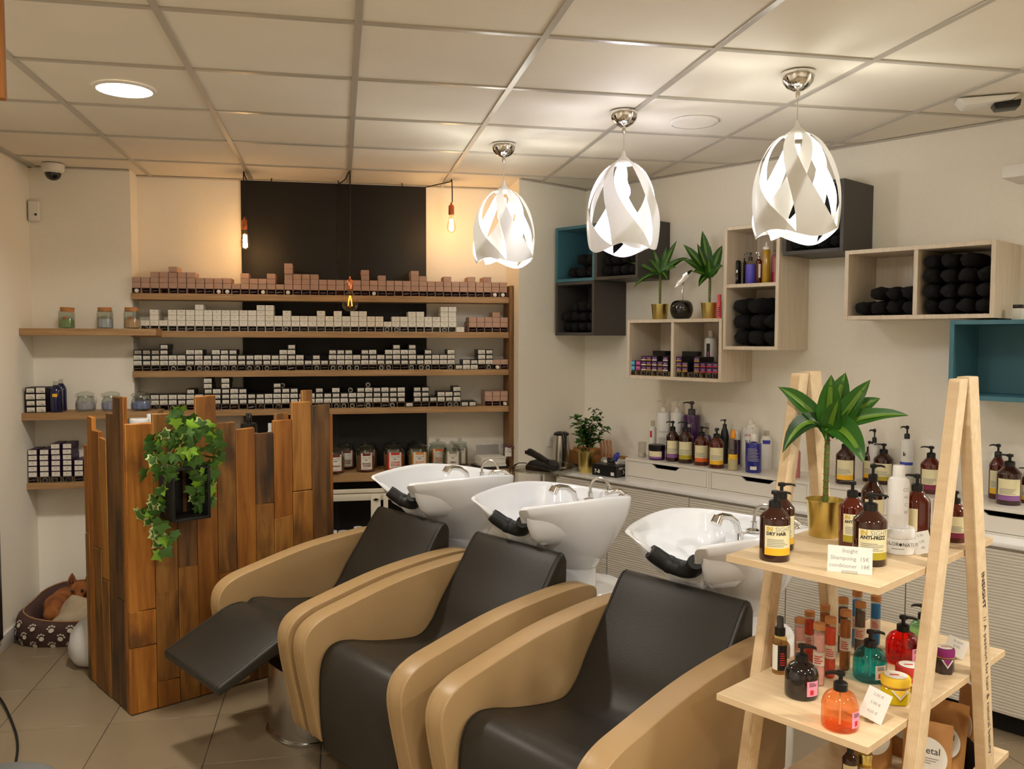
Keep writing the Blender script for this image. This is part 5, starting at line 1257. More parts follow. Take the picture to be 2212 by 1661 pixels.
towels('the lower dark grey cube', .05, .338, 1.70, [4, 4, 3])
towels('the grey cube by the nearest pendant', 1.66, 1.942, 2.108, [4, 4, 3])
# small grey device on the right wood cube's end
o = thing('wall_sensor', 'small grey device with black cap standing on the right teal cube', 'device', S(2.70, .2, 1.748), TH)
obj('body', MB().box(-.02, .02, -.02, .02, 0, .05).mesh('b', bevel=.003), 'white_plastic', o); obj('cap', MB().box(-.018, .018, -.018, .018, .05, .066).mesh('c', bevel=.003), 'black_plastic', o)
# ------------------------------------------------------------------ plywood display ladder
def ply(name, layers_axis):
    m = ramp_wood(name, [(206, 180, 140), (216, 190, 150), (224, 200, 164)], 4, (1, 10, 10), .5, .03, bump=.03)
    nt = m.node_tree; L = nt.links.new; b = nt.nodes['Principled BSDF']; src = b.inputs['Base Color'].links[0].from_socket
    tc = nt.nodes.new('ShaderNodeTexCoord'); sp_ = nt.nodes.new('ShaderNodeSeparateXYZ'); L(tc.outputs['Object'], sp_.inputs[0])
    mu = nt.nodes.new('ShaderNodeMath'); mu.operation = 'MULTIPLY'; mu.inputs[1].default_value = 2 * PI / .0036
    sn = nt.nodes.new('ShaderNodeMath'); sn.operation = 'SINE'; mr = nt.nodes.new('ShaderNodeMapRange'); mr.inputs[1].default_value = .2; mr.inputs[2].default_value = .9; mr.inputs[3].default_value = 0; mr.inputs[4].default_value = .75
    L(sp_.outputs[layers_axis], mu.inputs[0]); L(mu.outputs[0], sn.inputs[0]); L(sn.outputs[0], mr.inputs[0])
    mx = nt.nodes.new('ShaderNodeMix'); mx.data_type = 'RGBA'; mx.inputs['B'].default_value = lin((172, 132, 88)); L(mr.outputs[0], mx.inputs['Factor']); L(src, mx.inputs['A']); L(mx.outputs['Result'], b.inputs['Base Color'])
ply('ply_edge_z', 2); ply('ply_edge_x', 0)
LS0, LS1 = 2.735, 3.125
LN = 2.05
ld_ = thing('display_ladder', 'pale plywood A-frame display ladder with three shelves of hair products', 'display stand', S((LS0 + LS1) / 2, LN), TH)
hw = (LS1 - LS0) / 2
LZ = (1.12, .77, .45)
for z, n0, n1 in ((LZ[0], 1.75, 2.456), (LZ[1], 1.617, 2.49), (LZ[2], 1.555, 2.60)):
    sh_ = obj('shelf_board', MB().box(-hw, hw, LN - n1, LN - n0, z - .018, z).mesh('b', bevel=.0008, seg=1), 'plywood', ld_)
    mb = MB(); g = .0006   # laminated edge strips
    mb.box(-hw, hw, LN - n1 - g, LN - n1 + g, z - .0172, z - .0008); mb.box(hw - g, hw + g, LN - n1, LN - n0, z - .0172, z - .0008)
    obj('laminated_edge', mb, 'ply_edge_z', sh_)
for x0, x1 in ((-hw - .031, -hw - .0008), (hw + .0008, hw + .031)):
    fr = obj('front_leg', MB().prism([(LN - 2.10, 1.57), (LN - 2.052, 1.57), (LN - 2.40, .0), (LN - 2.461, .0)], x0, x1, 'x').mesh('leg', bevel=.003), 'plywood', ld_)
    mb = MB(); mb.add([(x0 + .003, LN - 2.102 - .0012, 1.563), (x1 - .003, LN - 2.102 - .0012, 1.563), (x1 - .003, LN - 2.461 - .0012, .002), (x0 + .003, LN - 2.461 - .0012, .002)], [(0, 1, 2, 3)])
    obj('laminated_edge', mb, 'ply_edge_x', fr)
    bk_ = obj('back_leg', MB().prism([(LN - 2.050, 1.574), (LN - 1.985, 1.574), (LN - 1.672, .0), (LN - 1.732, .0)], x0, x1, 'x').mesh('leg', bevel=.003), 'plywood', ld_)
    mb = MB(); mb.add([(x0 + .003, LN - 2.0253 - .0012, 1.45), (x1 - .003, LN - 2.0253 - .0012, 1.45), (x1 - .003, LN - 1.7324 - .0012, .002), (x0 + .003, LN - 1.7324 - .0012, .002)], [(0, 1, 2, 3)])
    obj('laminated_edge', mb, 'ply_edge_x', bk_)
    if x0 > 0:
        ang = math.atan2(1.574, -(1.985 - 1.672))      # writing runs down the outer face of the back leg
        zt_ = 1.06; yy = LN - (1.672 + .0305 + (1.985 - 1.672) * zt_ / 1.574)
        dirv = Vector((0, (1.985 - 1.672) / 1.574, -1)).normalized()
        def leg_text(s_, size, start, bold):
            me = text_mesh(s_, size, 0, 'LEFT', bold); o = obj('writing', me, 'ink', bk_)
            xx = Vector((0, dirv.y, dirv.z)); zz = Vector((0, -dirv.z, dirv.y)); zz = Vector((0, dirv.z, -dirv.y)) * -1
            p = Vector((x1 + .0008, yy, zt_)) + xx * start
            o.matrix_local = Matrix(((0, 1, 0, p.x), (xx.y, 0, zz.y, p.y), (xx.z, 0, zz.z, p.z), (0, 0, 0, 1)))
        leg_text('INSIGHT', .027, 0, .0007)
        leg_text('// A passion for hair & natural beauty', .027, .125, 0)

AG = 'amber bottles on the display ladder'
ZA = LZ[0] + .0003
amb1 = [('INSIGHT', .36, .88, 'text_gold', .0), ]
def lad(label, q, band, head, turn=0, m='amber', ptop=0, off=.3):
    u, vb, vt, w = q
    amber_bottle(label, u, vb, vt, w, ZA, band, turn, m, AG, [('IN', .42, .88, 'text_gold', .0006), ('     SIGHT', .42, .88, 'grey_print', 0), (head, .30, .73, 'ink', .0005)] if head else None, ptop, off=off)
lad('amber pump bottle labelled DRY HAIR with yellow band, front left on the ladder', b6(0, 215, 925, 1442), 'band_yellow', 'DRY HAIR', ptop=PI)
lad('amber pump bottle with yellow band behind the DRY HAIR bottle', b6(58, 246, 868, 1362), 'band_yellow', None, ptop=PI)
lad('amber pump bottle labelled ANTI-FRIZZ with olive band, front of the top shelf', b6(670, 905, 943, 1474), 'band_olive', 'ANTI-FRIZZ', ptop=PI)
lad('reddish amber pump bottle with olive band left of the ANTI-FRIZZ bottle', b6(570, 750, 858, 1346), 'band_olive', 'ANTI', m='amber_red', ptop=0)
lad('amber pump bottle at the back of the ladder behind the ANTI-FRIZZ bottle', b6(728, 884, 735, 1262), 'band_olive', None, ptop=PI)
lad('reddish amber pump bottle right of the white spray can', b6(1030, 1216, 808, 1318), 'band_purple', None, m='amber_red', ptop=0, off=-.9)
lad('amber bottle partly hidden by the near ladder leg', b6(1325, 1478, 930, 1304), 'band_magenta', None, m='amber_red')
tj = lathe_vessel('white_jar', 'white round jar labelled COLOR NATURE under the spray can', 'jar', *b6(896, 1106, 1187, 1392), ZA, [('body', [(.94, 0), (1, .04), (1, .62)], 'white_bottle'), ('lid', [(1.0, .63), (1.02, .66), (1.02, .94), (.95, 1)], 'white_gloss')], 0, None, lambda t, R, h: (writing('COLOR', R * .34, 'ink', t, (0, 0, h * .42), bend=R * 1.01, align='RIGHT'), writing('NATURE', R * .34, 'ink', t, (R * .22, 0, h * .42), bend=R * 1.01, align='LEFT'), obj('dot', MB().lathe([(R * .1, 0), (R * .1, .0006)], 14, Matrix.Translation((R * .1, -R * 1.0, h * .42)) @ Matrix.Rotation(PI / 2, 4, 'X')), 'ink', t), obj('fine_print', fine_print(R * 1.01, h * .22, h * .28, .5, 1), 'grey_print', t)))
Pj = tj.location.copy(); jt = zat(Pj, Y6(1187)); Rj = 44 / 2 * depth(Pj) / F_PX; hj = zat(Pj, Y6(745)) - jt
sc_ = thing('spray_can', 'white spray can standing on the white jar', 'spray can', (Pj.x - .006, Pj.y, jt + .0003), face_cam(Pj, .3))
obj('can', MB().lathe([(Rj * .95, 0), (Rj, .004), (Rj, hj * .72), (Rj * .9, hj * .78), (Rj * .6, hj * .815)], 28).mesh('can'), 'white_gloss', sc_)
obj('cap', MB().lathe([(Rj * .58, hj * .81), (Rj * .6, hj * .82), (Rj * .56, hj * .985), (Rj * .5, hj)], 24).mesh('cap'), 'white_gloss', sc_)
for i, tx in enumerate(('CO', '\u2022N', 'C', 'W')): writing(tx, Rj * .5, 'grey_print', sc_, (0, 0, hj * (.62 - .12 * i)), bend=Rj * 1.01, rot=(0, 0, .5))
def card(label, u, vb, w, h, z, turn, lean, tx, size, tilt=0, name='price_card'):
    P = onz(u, vb, z); P.z = z
    t_ = thing(name, label, 'card', P, face_cam(P, turn))
    c = obj('card', MB().box(-w / 2, w / 2, -.0006, .0006, 0, h).mesh('c'), 'paper', t_, rot=(-lean, tilt, 0), loc=(0, 0, abs(math.sin(tilt)) * w / 2))
    for i, s_ in enumerate(tx): writing(s_, size, 'grey_print', c, (0, -.0009, h * (.82 - .28 * i)))
    obj('clip', MB().box(-w * .18, w * .18, -.004, .006, 0, .006).mesh('cl'), 'acrylic', t_)
    return t_
card('white handwritten price card in front of the ANTI-FRIZZ bottle', X6(648), Y6(1522), .098, .062, ZA, 0, .25, ['Insight', 'Shampoing  15€', 'conditioner  18€'], .013)
card('small tilted white price card beside the near ladder leg', X6(1188), Y6(1402), .045, .055, ZA, -.3, .2, ['5,90', '12€', '4€'], .009, -.35)
# middle shelf
ZM = LZ[1] + .0003
X8 = lambda x: 1520 + x / 3.188
Y8 = lambda y: 1140 + y / 3.188
def b8(x0, x1, y0, y1): return (X8((x0 + x1) / 2), Y8(y1), Y8(y0), (x1 - x0) / 3.188)
thin_glass('soap_orange', (255, 204, 164)); thin_glass('soap_teal', (70, 214, 222)); thin_glass('soap_red', (236, 50, 30)); thin_glass('soap_green', (190, 228, 190)); thin_glass('soap_amber', (240, 220, 170))
mat('soap_black', (24, 18, 18), .06, coat=.6); mat('label_pink', (232, 150, 176), .5); mat('label_tan', (206, 190, 172), .5)
def soap(label, q, m, lab, off, ang):
    u, vb, vt, w = q
    P, R = base_at(u, vb, w, ZM); Ht = zat(P, vt) - ZM
    t_ = thing('soap_dispenser', label, 'pump bottle', P, face_cam(P), 'round pump soap bottles')
    prof = smooth_poly([(R * .86, 0), (R * .97, Ht * .03), (R, Ht * .1), (R, Ht * .36), (R * .95, Ht * .48), (R * .78, Ht * .58), (R * .5, Ht * .645), (R * .36, Ht * .67)], 3)
    obj('body', MB().lathe(prof, 30).mesh('body'), m, t_)
    obj('pump', pump(R * .92, Ht * .66, Ht, R * .8, ang), 'black_plastic', t_)
    if m != 'soap_black': obj('dip_tube', MB().tube([(0, 0, Ht * .05), (0, 0, Ht * .66)], R * .06, 8), 'white_plastic', t_)
    lb = obj('label', wrap(R * 1.012, Ht * .1, Ht * .38, .42, 8, off), lab, t_)
    obj('fine_print', fine_print(R * 1.02, Ht * .28, Ht * .36, .3, 3, off), 'ink', lb)
    obj('picture', wrap(R * 1.018, Ht * .13, Ht * .22, .12, 3, off - .1), 'text_red', lb)
soap('black round pump bottle with pink label on the middle ladder shelf', b8(556, 785, 796, 1192), 'soap_black', 'label_pink', .75, PI * .95)
soap('clear orange round pump bottle at the front of the middle shelf', b8(810, 1060, 982, 1416), 'soap_orange', 'label_pink', 1.1, .3)
soap('teal round pump bottle on the middle ladder shelf', b8(1030, 1252, 700, 1074), 'soap_teal', 'label_tan', .75, PI)
soap('red round pump bottle beside the near ladder leg', b8(1256, 1478, 600, 952), 'soap_red', 'label_pink', 1.0, PI * .95)
soap('pale green round pump bottle behind the red one', b8(1412, 1600, 524, 860), 'soap_green', 'label_tan', .7, .2)
lathe_vessel('mist_spray', 'small clear spray bottle with black top and dark label', 'spray bottle', *b8(470, 570, 610, 1012), ZM, [('body', [(.93, 0), (1, .02), (1, .58), (.9, .64), (.5, .68)], 'soap_amber'), ('collar', [(.7, .67), (.72, .68), (.72, .8)], 'black_plastic'), ('cap', [(.48, .8), (.5, .82), (.46, .98), (.4, 1)], 'eket_dark')], 0, None, lambda t, R, h: (obj('label', wrap(R * 1.01, h * .08, h * .52, 1.2), 'label_white', t), obj('label_band', wrap(R * 1.02, h * .08, h * .52, .75, off=.5), 'black_plastic', t), obj('fine_print', fine_print(R * 1.03, h * .16, h * .4, .4, 6, .5), 'text_red', t)))
for nm, col in (('salt_pink', (252, 192, 188)), ('salt_red', (232, 74, 38)), ('salt_amber', (180, 106, 36)), ('salt_dark', (84, 68, 74)), ('salt_taupe', (114, 94, 88)), ('salt_blue2', (48, 146, 220))): mat(nm, col, .7, var=.12, scale=90)
for q, m, w in ((b8(622, 690, 620, 962), 'salt_pink', 'pink salt, back left'), (b8(690, 756, 572, 930), 'salt_red', 'red salt, second row'), (b8(750, 826, 655, 1092), 'salt_pink', 'pink salt, in front'), (b8(796, 862, 530, 880), 'salt_amber', 'brown salt, behind the red ones'), (b8(830, 902, 614, 1038), 'salt_red', 'red salt, front row'), (b8(922, 986, 480, 872), 'salt_dark', 'dark salt'), (b8(934, 1006, 565, 984), 'salt_amber', 'amber salt, front row'), (b8(1018, 1080, 430, 826), 'salt_blue2', 'blue salt, left of two'), (b8(1036, 1106, 510, 890), 'salt_taupe', 'taupe salt'), (b8(1146, 1212, 468, 812), 'salt_blue2', 'blue salt, right of two')):
    lathe_vessel('salt_tube', 'cork-stoppered test tube of ' + w, 'test tube', *q, ZM, [('glass', [(.8, 0), (.98, .02), (1, .05), (1, .93)], 'clear'), ('salt', [(.8, .012), (.93, .03), (.93, .82)], m), ('cork', [(1.04, .90), (1.06, .92), (1.04, .995), (.98, 1)], 'cork')], 0, 'test tubes of bath salt', lambda t, R, h: (obj('label', wrap(R * 1.03, h * .33, h * .55, 1.3), 'label_tan', t), obj('fine_print', fine_print(R * 1.05, h * .36, h * .5, .8, 4), 'text_red', t)))
# honey jars with cloth tops
mat('honey_yellow', (226, 200, 20), .1, trans=.3, ior=1.35); mat('cloth_yellow', (238, 196, 52), .8); mat('cloth_red', (190, 52, 40), .8); mat('cloth_purple', (140, 40, 110), .8); mat('jam_dark', (70, 56, 56), .15)
def honey(label, q, body, cloth):
    u, vb, vt, w = q
    P, R = base_at(u, vb, w, ZM); h = zat(P, vt) - ZM
    t_ = thing('jam_jar', label, 'jar', P, face_cam(P, .3), 'hexagonal jars with cloth tops')
    hx = [(R * 1.0 * math.cos(PI / 3 * k), R * 1.0 * math.sin(PI / 3 * k)) for k in range(6)]
    obj('jar', MB().loft([[(x * f, y * f, z) for x, y in hx] for f, z in ((.9, 0), (1, h * .05), (1, h * .5), (.8, h * .62))]).mesh('j', bevel=.003), body, t_)
    c = obj('cloth_top', MB().lathe([(R * .82, h * .62), (R * .96, h * .68), (R * .98, h * .88), (R * .9, h * .96), (R * .5, h * .985), (R * .05, h * .985)], 24, cap=(True, True)).mesh('c'), cloth, t_)
    obj('sticker', MB().lathe([(R * .75, h * .987), (R * .75, h * .992)], 24), 'label_white', c); obj('print', MB().box(-R * .4, R * .2, -R * .1, R * .1, h * .9922, h * .993), 'text_red', c)
    obj('cord', MB().tube([(R * .9 * math.cos(2 * PI * k / 20), R * .9 * math.sin(2 * PI * k / 20), h * .64) for k in range(20)], .0016, 5, closed=True), 'cork', t_)
    a = MB().add([(-R * .6, -R * .95, h * .6), (R * .6, -R * .95, h * .6), (0, -R * 1.06, h * .26)], [(0, 1, 2)]).add([(-R * .46, -R * .97, h * .6), (R * .46, -R * .97, h * .6), (0, -R * 1.075, h * .34)], [(0, 1, 2)])
    obj('cloth_flap', a.mesh('f', thick=1), 'paper', t_)
    obj('cloth_flap', MB().add([(-R * .44, -R * .985, h * .6), (R * .44, -R * .985, h * .6), (0, -R * 1.085, h * .36)], [(0, 1, 2)]).mesh('f', thick=1), cloth, t_)
honey('yellow hexagonal jar with yellow cloth top', b8(1216, 1420, 1010, 1228), 'honey_yellow', 'cloth_yellow')
honey('hexagonal jar with red cloth top behind the near ladder leg', b8(1318, 1512, 940, 1140), 'soap_amber', 'cloth_red')
honey('dark hexagonal jar with purple cloth top right of the near leg', b8(1590, 1722, 818, 1012), 'jam_dark', 'cloth_purple')
card('white price card leaning beside the orange pump bottle', X8(1140), Y8(1338), .055, .072, ZM, -.35, .35, ['2,50 €', '5,90 €', '4,50 €'], .009, .25)
card('white price card behind the purple-topped jar', X8(1715), Y8(905), .055, .05, ZM, .2, .3, ['le pot', '4,90'], .011, .4)
# bottom shelf: kraft pouches with round labels
ZK = LZ[2] + .0003
mat('pouch', (176, 124, 66), .6, var=.12, scale=12, bump=.15, bscale=14)
XK = lambda x: 1900 + x / 5.91
YK = lambda y: 1380 + y / 5.91
def pouch(label, u, v_label, rl, s_, n_, w, h, turn, lean, txt=True):
    P = S(s_, n_, ZK); t_ = thing('kraft_pouch', label, 'pouch', P, TH + turn, 'kraft pouches')
    rg = []
    for i in range(9):
        t = i / 8; wd_ = w * (.96 + .04 * t); th = .028 * (1 - t) ** .7 + .001
        rg.append([(x * wd_ / 2, y * th + t * h * math.sin(lean), t * h * math.cos(lean)) for x, y in ((-1, 0), (-.6, -.9), (0, -1), (.6, -.9), (1, 0), (.6, .9), (0, 1), (-.6, .9))])
    obj('bag', MB().loft(rg).mesh('bag', ang=60), 'pouch', t_)
    M = Matrix.Translation((0, .42 * h * math.sin(lean) - .028, .50 * h * math.cos(lean))) @ Matrix.Rotation(-lean - .1, 4, 'X')
    lb = obj('round_label', MB().lathe([(w * .42, 0), (w * .42, .0006)], 32, M @ Matrix.Rotation(PI / 2, 4, 'X')).mesh('rl'), 'paper', t_)
    if txt:
        o = writing('vegetal', w * .2, 'ink', lb); o.matrix_local = M @ Matrix.Translation((0, -.0012, w * .14))
        o = obj('fine_print', MB().box(-w * .25, w * .25, -.0014, -.0008, -w * .02, -w * .005).box(-w * .2, w * .2, -.0014, -.0008, -w * .07, -w * .055).box(-w * .22, w * .1, -.0014, -.0008, -w * .12, -w * .105), 'grey_print', lb); o.matrix_local = M
for lab, u, v, n_, s_, w, h, turn, lean in (
    ('kraft pouch with round white label in front at the near end of the bottom shelf', 2030, 1640, 1.93, 3.035, .125, .165, .3, .28),
    ('kraft pouch with round label leaning behind the front one', 2045, 1570, 1.84, 3.045, .11, .20, .1, .22),
    ('kraft pouch standing at the back near the back leg', 2075, 1560, 1.70, 3.06, .11, .215, -.6, .06),
    ('kraft pouch tilted behind the near ladder leg', 2015, 1560, 1.80, 2.925, .11, .20, .2, .25),
    ('kraft pouch left of the near leg under the middle shelf', 1940, 1590, 1.93, 2.885, .11, .17, .5, .2)):
    pouch(lab, u, v, 0, s_, n_, w, h, turn, lean)
ch_ = thing('chalk_sign', 'small black card on a stand at the back of the bottom shelf', 'sign', S(3.075, 1.79, ZK), TH - .5)
obj('card', MB().box(-.03, .03, -.002, .002, 0, .085).mesh('c', bevel=.001), 'black_plastic', ch_, rot=(-.3, .3, 0), loc=(0, 0, .01))
obj('foot', MB().box(-.02, .02, -.012, .02, 0, .008).mesh('f'), 'plywood', ch_)
P, R = base_at(X8(1005), 1700, 34, ZK)
amber_bottle('amber bottle with pale label on the bottom ladder shelf', X8(1005), 1705, 1600, 34, ZK, 'band_yellow', group='bottles on the bottom shelf')
lathe_vessel('ginger_jar', 'amber jar with golden lid on the bottom ladder shelf', 'jar', X8(1108), 1700, 1626, 30, ZK, [('body', [(.94, 0), (1, .04), (1, .7)], 'yellow_oil'), ('lid', [(1.02, .7), (1.02, .97), (.95, 1)], 'gold')], 0, 'bottles on the bottom shelf', lambda t, R, h: obj('label', wrap(R * 1.02, h * .3, h * .6, .9), 'label_white', t))
# dracaena on the top shelf
P, R = base_at(X6(468), Y6(1275), 84, ZA); R *= .99
Hp = zat(P, Y6(990)) - ZA
XD = lambda x: 1660 + x / 5.19
YD = lambda y: 790 + y / 5.19
top_ = Vector((P.x + .003, P.y, zat(P, YD(700))))
dracaena('large dracaena with striped leaves in a gold pot on the display ladder', P, R, Hp, [(XD(105), YD(238), .02, .05, .02), (XD(705), YD(100), .03, .062, .0), (XD(865), YD(75), -.02, .07, .0), (XD(1145), YD(155), .02, .06, .0), (XD(1255), YD(365), -.03, .06, .02), (XD(1575), YD(560), .03, .045, .03), (XD(155), YD(980), .08, .055, .10), (XD(1075), YD(1100), .10, .07, .06), (XD(985), YD(775), .0, .045, .02), (XD(790), YD(370), .07, .055, .0), (XD(455), YD(640), -.05, .05, .03), (XD(640), YD(850), .03, .03, .03), (XD(600), YD(420), -.04, .05, .0)], top_, True)

# ------------------------------------------------------------------ small-leaved plant by the kettle
P, R = base_pl(1267, 39, CZ, S(0, .33), NN); Hp = zat(P, Y5(548)) - CZ
fp = thing('potted_ficus', 'bushy small-leaved plant in a gold pot by the kettle', 'potted plant', P)
gold_pot(R, Hp, fp)
mb = MB(); tips = []
rf = random.Random(5); sc_ = depth(P) / F_PX
for k in range(16):
    a = rf.uniform(0, 2 * PI); sp_ = rf.uniform(.1, 1.0); top = Vector((48 * sc_ * sp_ * math.cos(a), 40 * sc_ * sp_ * math.sin(a), Hp + sc_ * rf.uniform(42, 92) * (1.1 - .35 * sp_)))
    b0 = Vector((R * .3 * math.cos(a), R * .3 * math.sin(a), Hp * .84)); m_ = b0.lerp(top, .5) * 1.0; m_.x *= .7; m_.y *= .7
    pts = smooth_poly([tuple(b0), tuple(m_), tuple(top)], 4); mb.tube(pts, .0015, 4); tips += [Vector(p) for p in pts[3:]] * 2 + [top]
obj('stem', mb, 'stem_brown', fp)
lm = leaf_mesh(Vector((0, 0, 0)), Vector((0, -.012, .006)), Vector((0, -.034, -.004)), .014, Vector((0, 0, 1)), 4, .15, (-1, 0, 1)).mesh('leaf', thick=1)
for k in range(290):
    c = rf.choice(tips) + Vector((rf.gauss(0, .014), rf.gauss(0, .014), rf.gauss(0, .012)))
    o = obj('leaf', lm, 'leaf_green' if rf.random() < .7 else 'leaf_dark', fp, c, (rf.uniform(-.7, .5), rf.uniform(-.4, .4), rf.uniform(0, 6.28))); q = rf.uniform(1.0, 1.5); o.scale = (q, q, q)

# ------------------------------------------------------------------ black crate with trailing ivy on the desk front
X9 = lambda x: 180 + x / 3.95
Y9 = lambda y: 820 + y / 3.95
pf = DC + E1 * .024
def onf(u, v, d=0): return onpl(u, v, pf + E1 * d, E1)
cd_ = .15
c0, c1 = onf(X9(765), Y9(1225), cd_), onf(X9(1090), Y9(1195), cd_)
top = onf(X9(840), Y9(728), .09); yl = (c0 - DC).dot(-NN); yr = (c1 - DC).dot(-NN); zb_, zt_ = c0.z, top.z - .005
cr = thing('wall_crate', 'small black slatted crate hung on the front of the wooden desk', 'crate', DC + E1 * .0245 - NN * ((yl + yr) / 2) + Vector((0, 0, zb_)), TH)
w_ = (yr - yl) / 2; h_ = zt_ - zb_
mat('crate_black', (26, 23, 24), .6, var=.2, scale=20)
obj('side', MB().box(0, cd_, -w_, -w_ + .012, 0, h_).mesh('s', bevel=.001), 'crate_black', cr); obj('side', MB().box(0, cd_, w_ - .012, w_, 0, h_).mesh('s', bevel=.001), 'crate_black', cr)
obj('bottom', MB().box(0, cd_, -w_ + .012, w_ - .012, 0, .012).mesh('s', bevel=.001), 'crate_black', cr); obj('top', MB().box(0, cd_, -w_ + .012, w_ - .012, h_ - .012, h_).mesh('s', bevel=.001), 'crate_black', cr)
for k in range(3):
    a = -w_ + .014 + k * (2 * w_ - .028 - .034) / 2; obj('slat', MB().box(.001, .008, a, a + .034, .012, h_ - .012).mesh('s', bevel=.001), 'crate_black', cr)
for z in (.03, h_ - .03): obj('screw', MB().lathe([(.004, 0), (.004, .0015)], 10, Matrix.Translation((cd_ * .5, -w_ - .0012, z)) @ Matrix.Rotation(PI / 2, 4, 'X')), 'steel', cr)
Pp = onf(X9(848), Y9(728), .085); Pp.z = zb_ + h_ + .0003
iv = thing('potted_ivy', 'variegated ivy trailing from a slim gold pot on the black crate', 'potted plant', Pp)
Rp, Hp = .042, zat(Pp, Y9(490)) - Pp.z
gold_pot(Rp, Hp, iv)
mat('ivy_green', (72, 112, 44), .45, var=.2, scale=40, rnd=.2); mat('ivy_light', (128, 176, 46), .45, var=.15, scale=40, rnd=.15); mat('ivy_pale', (190, 200, 130), .5)
pol = [(0, 0), (.25, -.12), (.5, -.05), (.42, .2), (.62, .42), (.3, .48), (.0, 1.0), (-.3, .48), (-.62, .42), (-.42, .2), (-.5, -.05), (-.25, -.12)]
def ivy_me(k, dz=0):
    mb = MB(); vs = [(0, .25, .05 + dz)] + [(x * k, .25 + (y - .25) * k, (-.08 if abs(x) > .3 else 0) * 1.0 + dz - (.1 if y > .9 else 0)) for x, y in pol]
    return mb.add(vs, [(0, i + 1, (i + 1) % 12 + 1) for i in range(12)]).mesh('leaf', thick=1, ang=80)
iv_big, iv_rim = ivy_me(1.0), ivy_me(1.14, -.012)
vines = [[(830, 470), (700, 540), (620, 640), (600, 760), (720, 790)], [(820, 470), (660, 430), (600, 560), (590, 700)], [(830, 460), (790, 360), (800, 290), (820, 215)], [(850, 460), (930, 420), (1040, 400), (1110, 480), (1140, 620), (1100, 760), (1090, 880), (1060, 1000)], [(850, 470), (960, 560), (1020, 700), (1000, 850), (1010, 1050)], [(840, 480), (740, 640), (760, 740), (700, 850), (640, 960), (610, 1060), (540, 1120), (640, 1190), (610, 1260)], [(860, 460), (900, 390), (860, 350), (930, 330)], [(850, 470), (930, 600), (940, 720), (930, 950), (960, 1120)], [(620, 1260), (700, 1380), (720, 1340), (690, 1430), (640, 1490)]]
rv = random.Random(12); mbv = MB()
for vn in vines:
    pts = []
    for i, (x, y) in enumerate(vn):
        p = onf(X9(x), Y9(y), .085 + (.05 if 0 < i < len(vn) - 2 else .03) * (1 if y < 900 else -.4)); pts.append(tuple(p - Pp))
    sp_ = smooth_poly(pts, 6); mbv.tube(sp_, .0014, 4)
    L_ = len(sp_)
    for i in range(1, L_, 2 if vn[0][0] > 700 else 3):
        for rep in range(2 if rv.random() < .45 else 1):
            c = Vector(sp_[i]) + Vector((rv.gauss(0, .014), rv.gauss(0, .014), rv.gauss(0, .012))) + E1 * rv.uniform(0, .02)
            sz = rv.uniform(.038, .066)
            lt_ = rv.random()
            o = obj('leaf', iv_big, 'ivy_light' if lt_ < .22 else 'ivy_green', iv, c, (PI / 2 - .25 + rv.gauss(0, .35), rv.gauss(0, .5) + PI, TH + PI / 2 + rv.gauss(0, .5)))
            o.scale = (sz, sz, sz)
            if lt_ > .84: e = obj('leaf_margin', iv_rim, 'ivy_pale', o)
obj('vine', mbv, 'stem_green', iv)

# ------------------------------------------------------------------ dog bed, dog, blanket, bag
mat('bed_brown', (74, 50, 44), .85, var=.08, scale=50); mat('bed_grey', (120, 112, 104), .9); mat('paw', (206, 196, 176), .85); mat('piping_tan', (160, 120, 84), .8)
BC = Vector((-1.385, 5.205, 0))
bd = thing('dog_bed', 'brown dog bed with cream paw prints in the corner behind the desk', 'pet bed', BC)
ax, ay = .36, .285
def bed_pt(a, b):      # a round the bed, b round the bolster: outside of the wall
    c, s_ = math.cos(a), math.sin(a); q = (abs(c) ** 3.2 + abs(s_) ** 3.2) ** (-1 / 3.2)
    h = .165 + (.05 if s_ > .3 else 0) * min(1, (s_ - .3) / .5) - (.035 * max(0, -s_ - .6) / .4)
    prof = [(1.0, 0), (1.05, .35), (1.04, .75), (.98, 1.0), (.88, .96), (.80, .6), (.78, .25)]
    t = b * (len(prof) - 1); i = min(int(t), len(prof) - 2); f = t - i
    r = prof[i][0] * (1 - f) + prof[i + 1][0] * f; z = prof[i][1] * (1 - f) + prof[i + 1][1] * f
    return Vector((c * q * ax * r, s_ * q * ay * r, z * h))
NA = 48
obj('bolster', MB().loft([[bed_pt(2 * PI * k / NA, b / 9) for k in range(NA)] for b in range(10)], cap=(True, False)).mesh('bol', ang=70), 'bed_brown', bd)
obj('cushion', MB().loft([[bed_pt(2 * PI * k / NA, 1) * f + Vector((0, 0, z)) for k in range(NA)] for f, z in ((1.02, -.02), (1, .03), (.85, .055), (.3, .06))], cap=(True, True)).mesh('cu'), 'bed_grey', bd)
obj('piping', MB().tube([bed_pt(2 * PI * k / NA, .56) + Vector((0, 0, .002)) for k in range(NA)], .004, 6, closed=True), 'piping_tan', bd)
mb = MB(); rpw = random.Random(3)
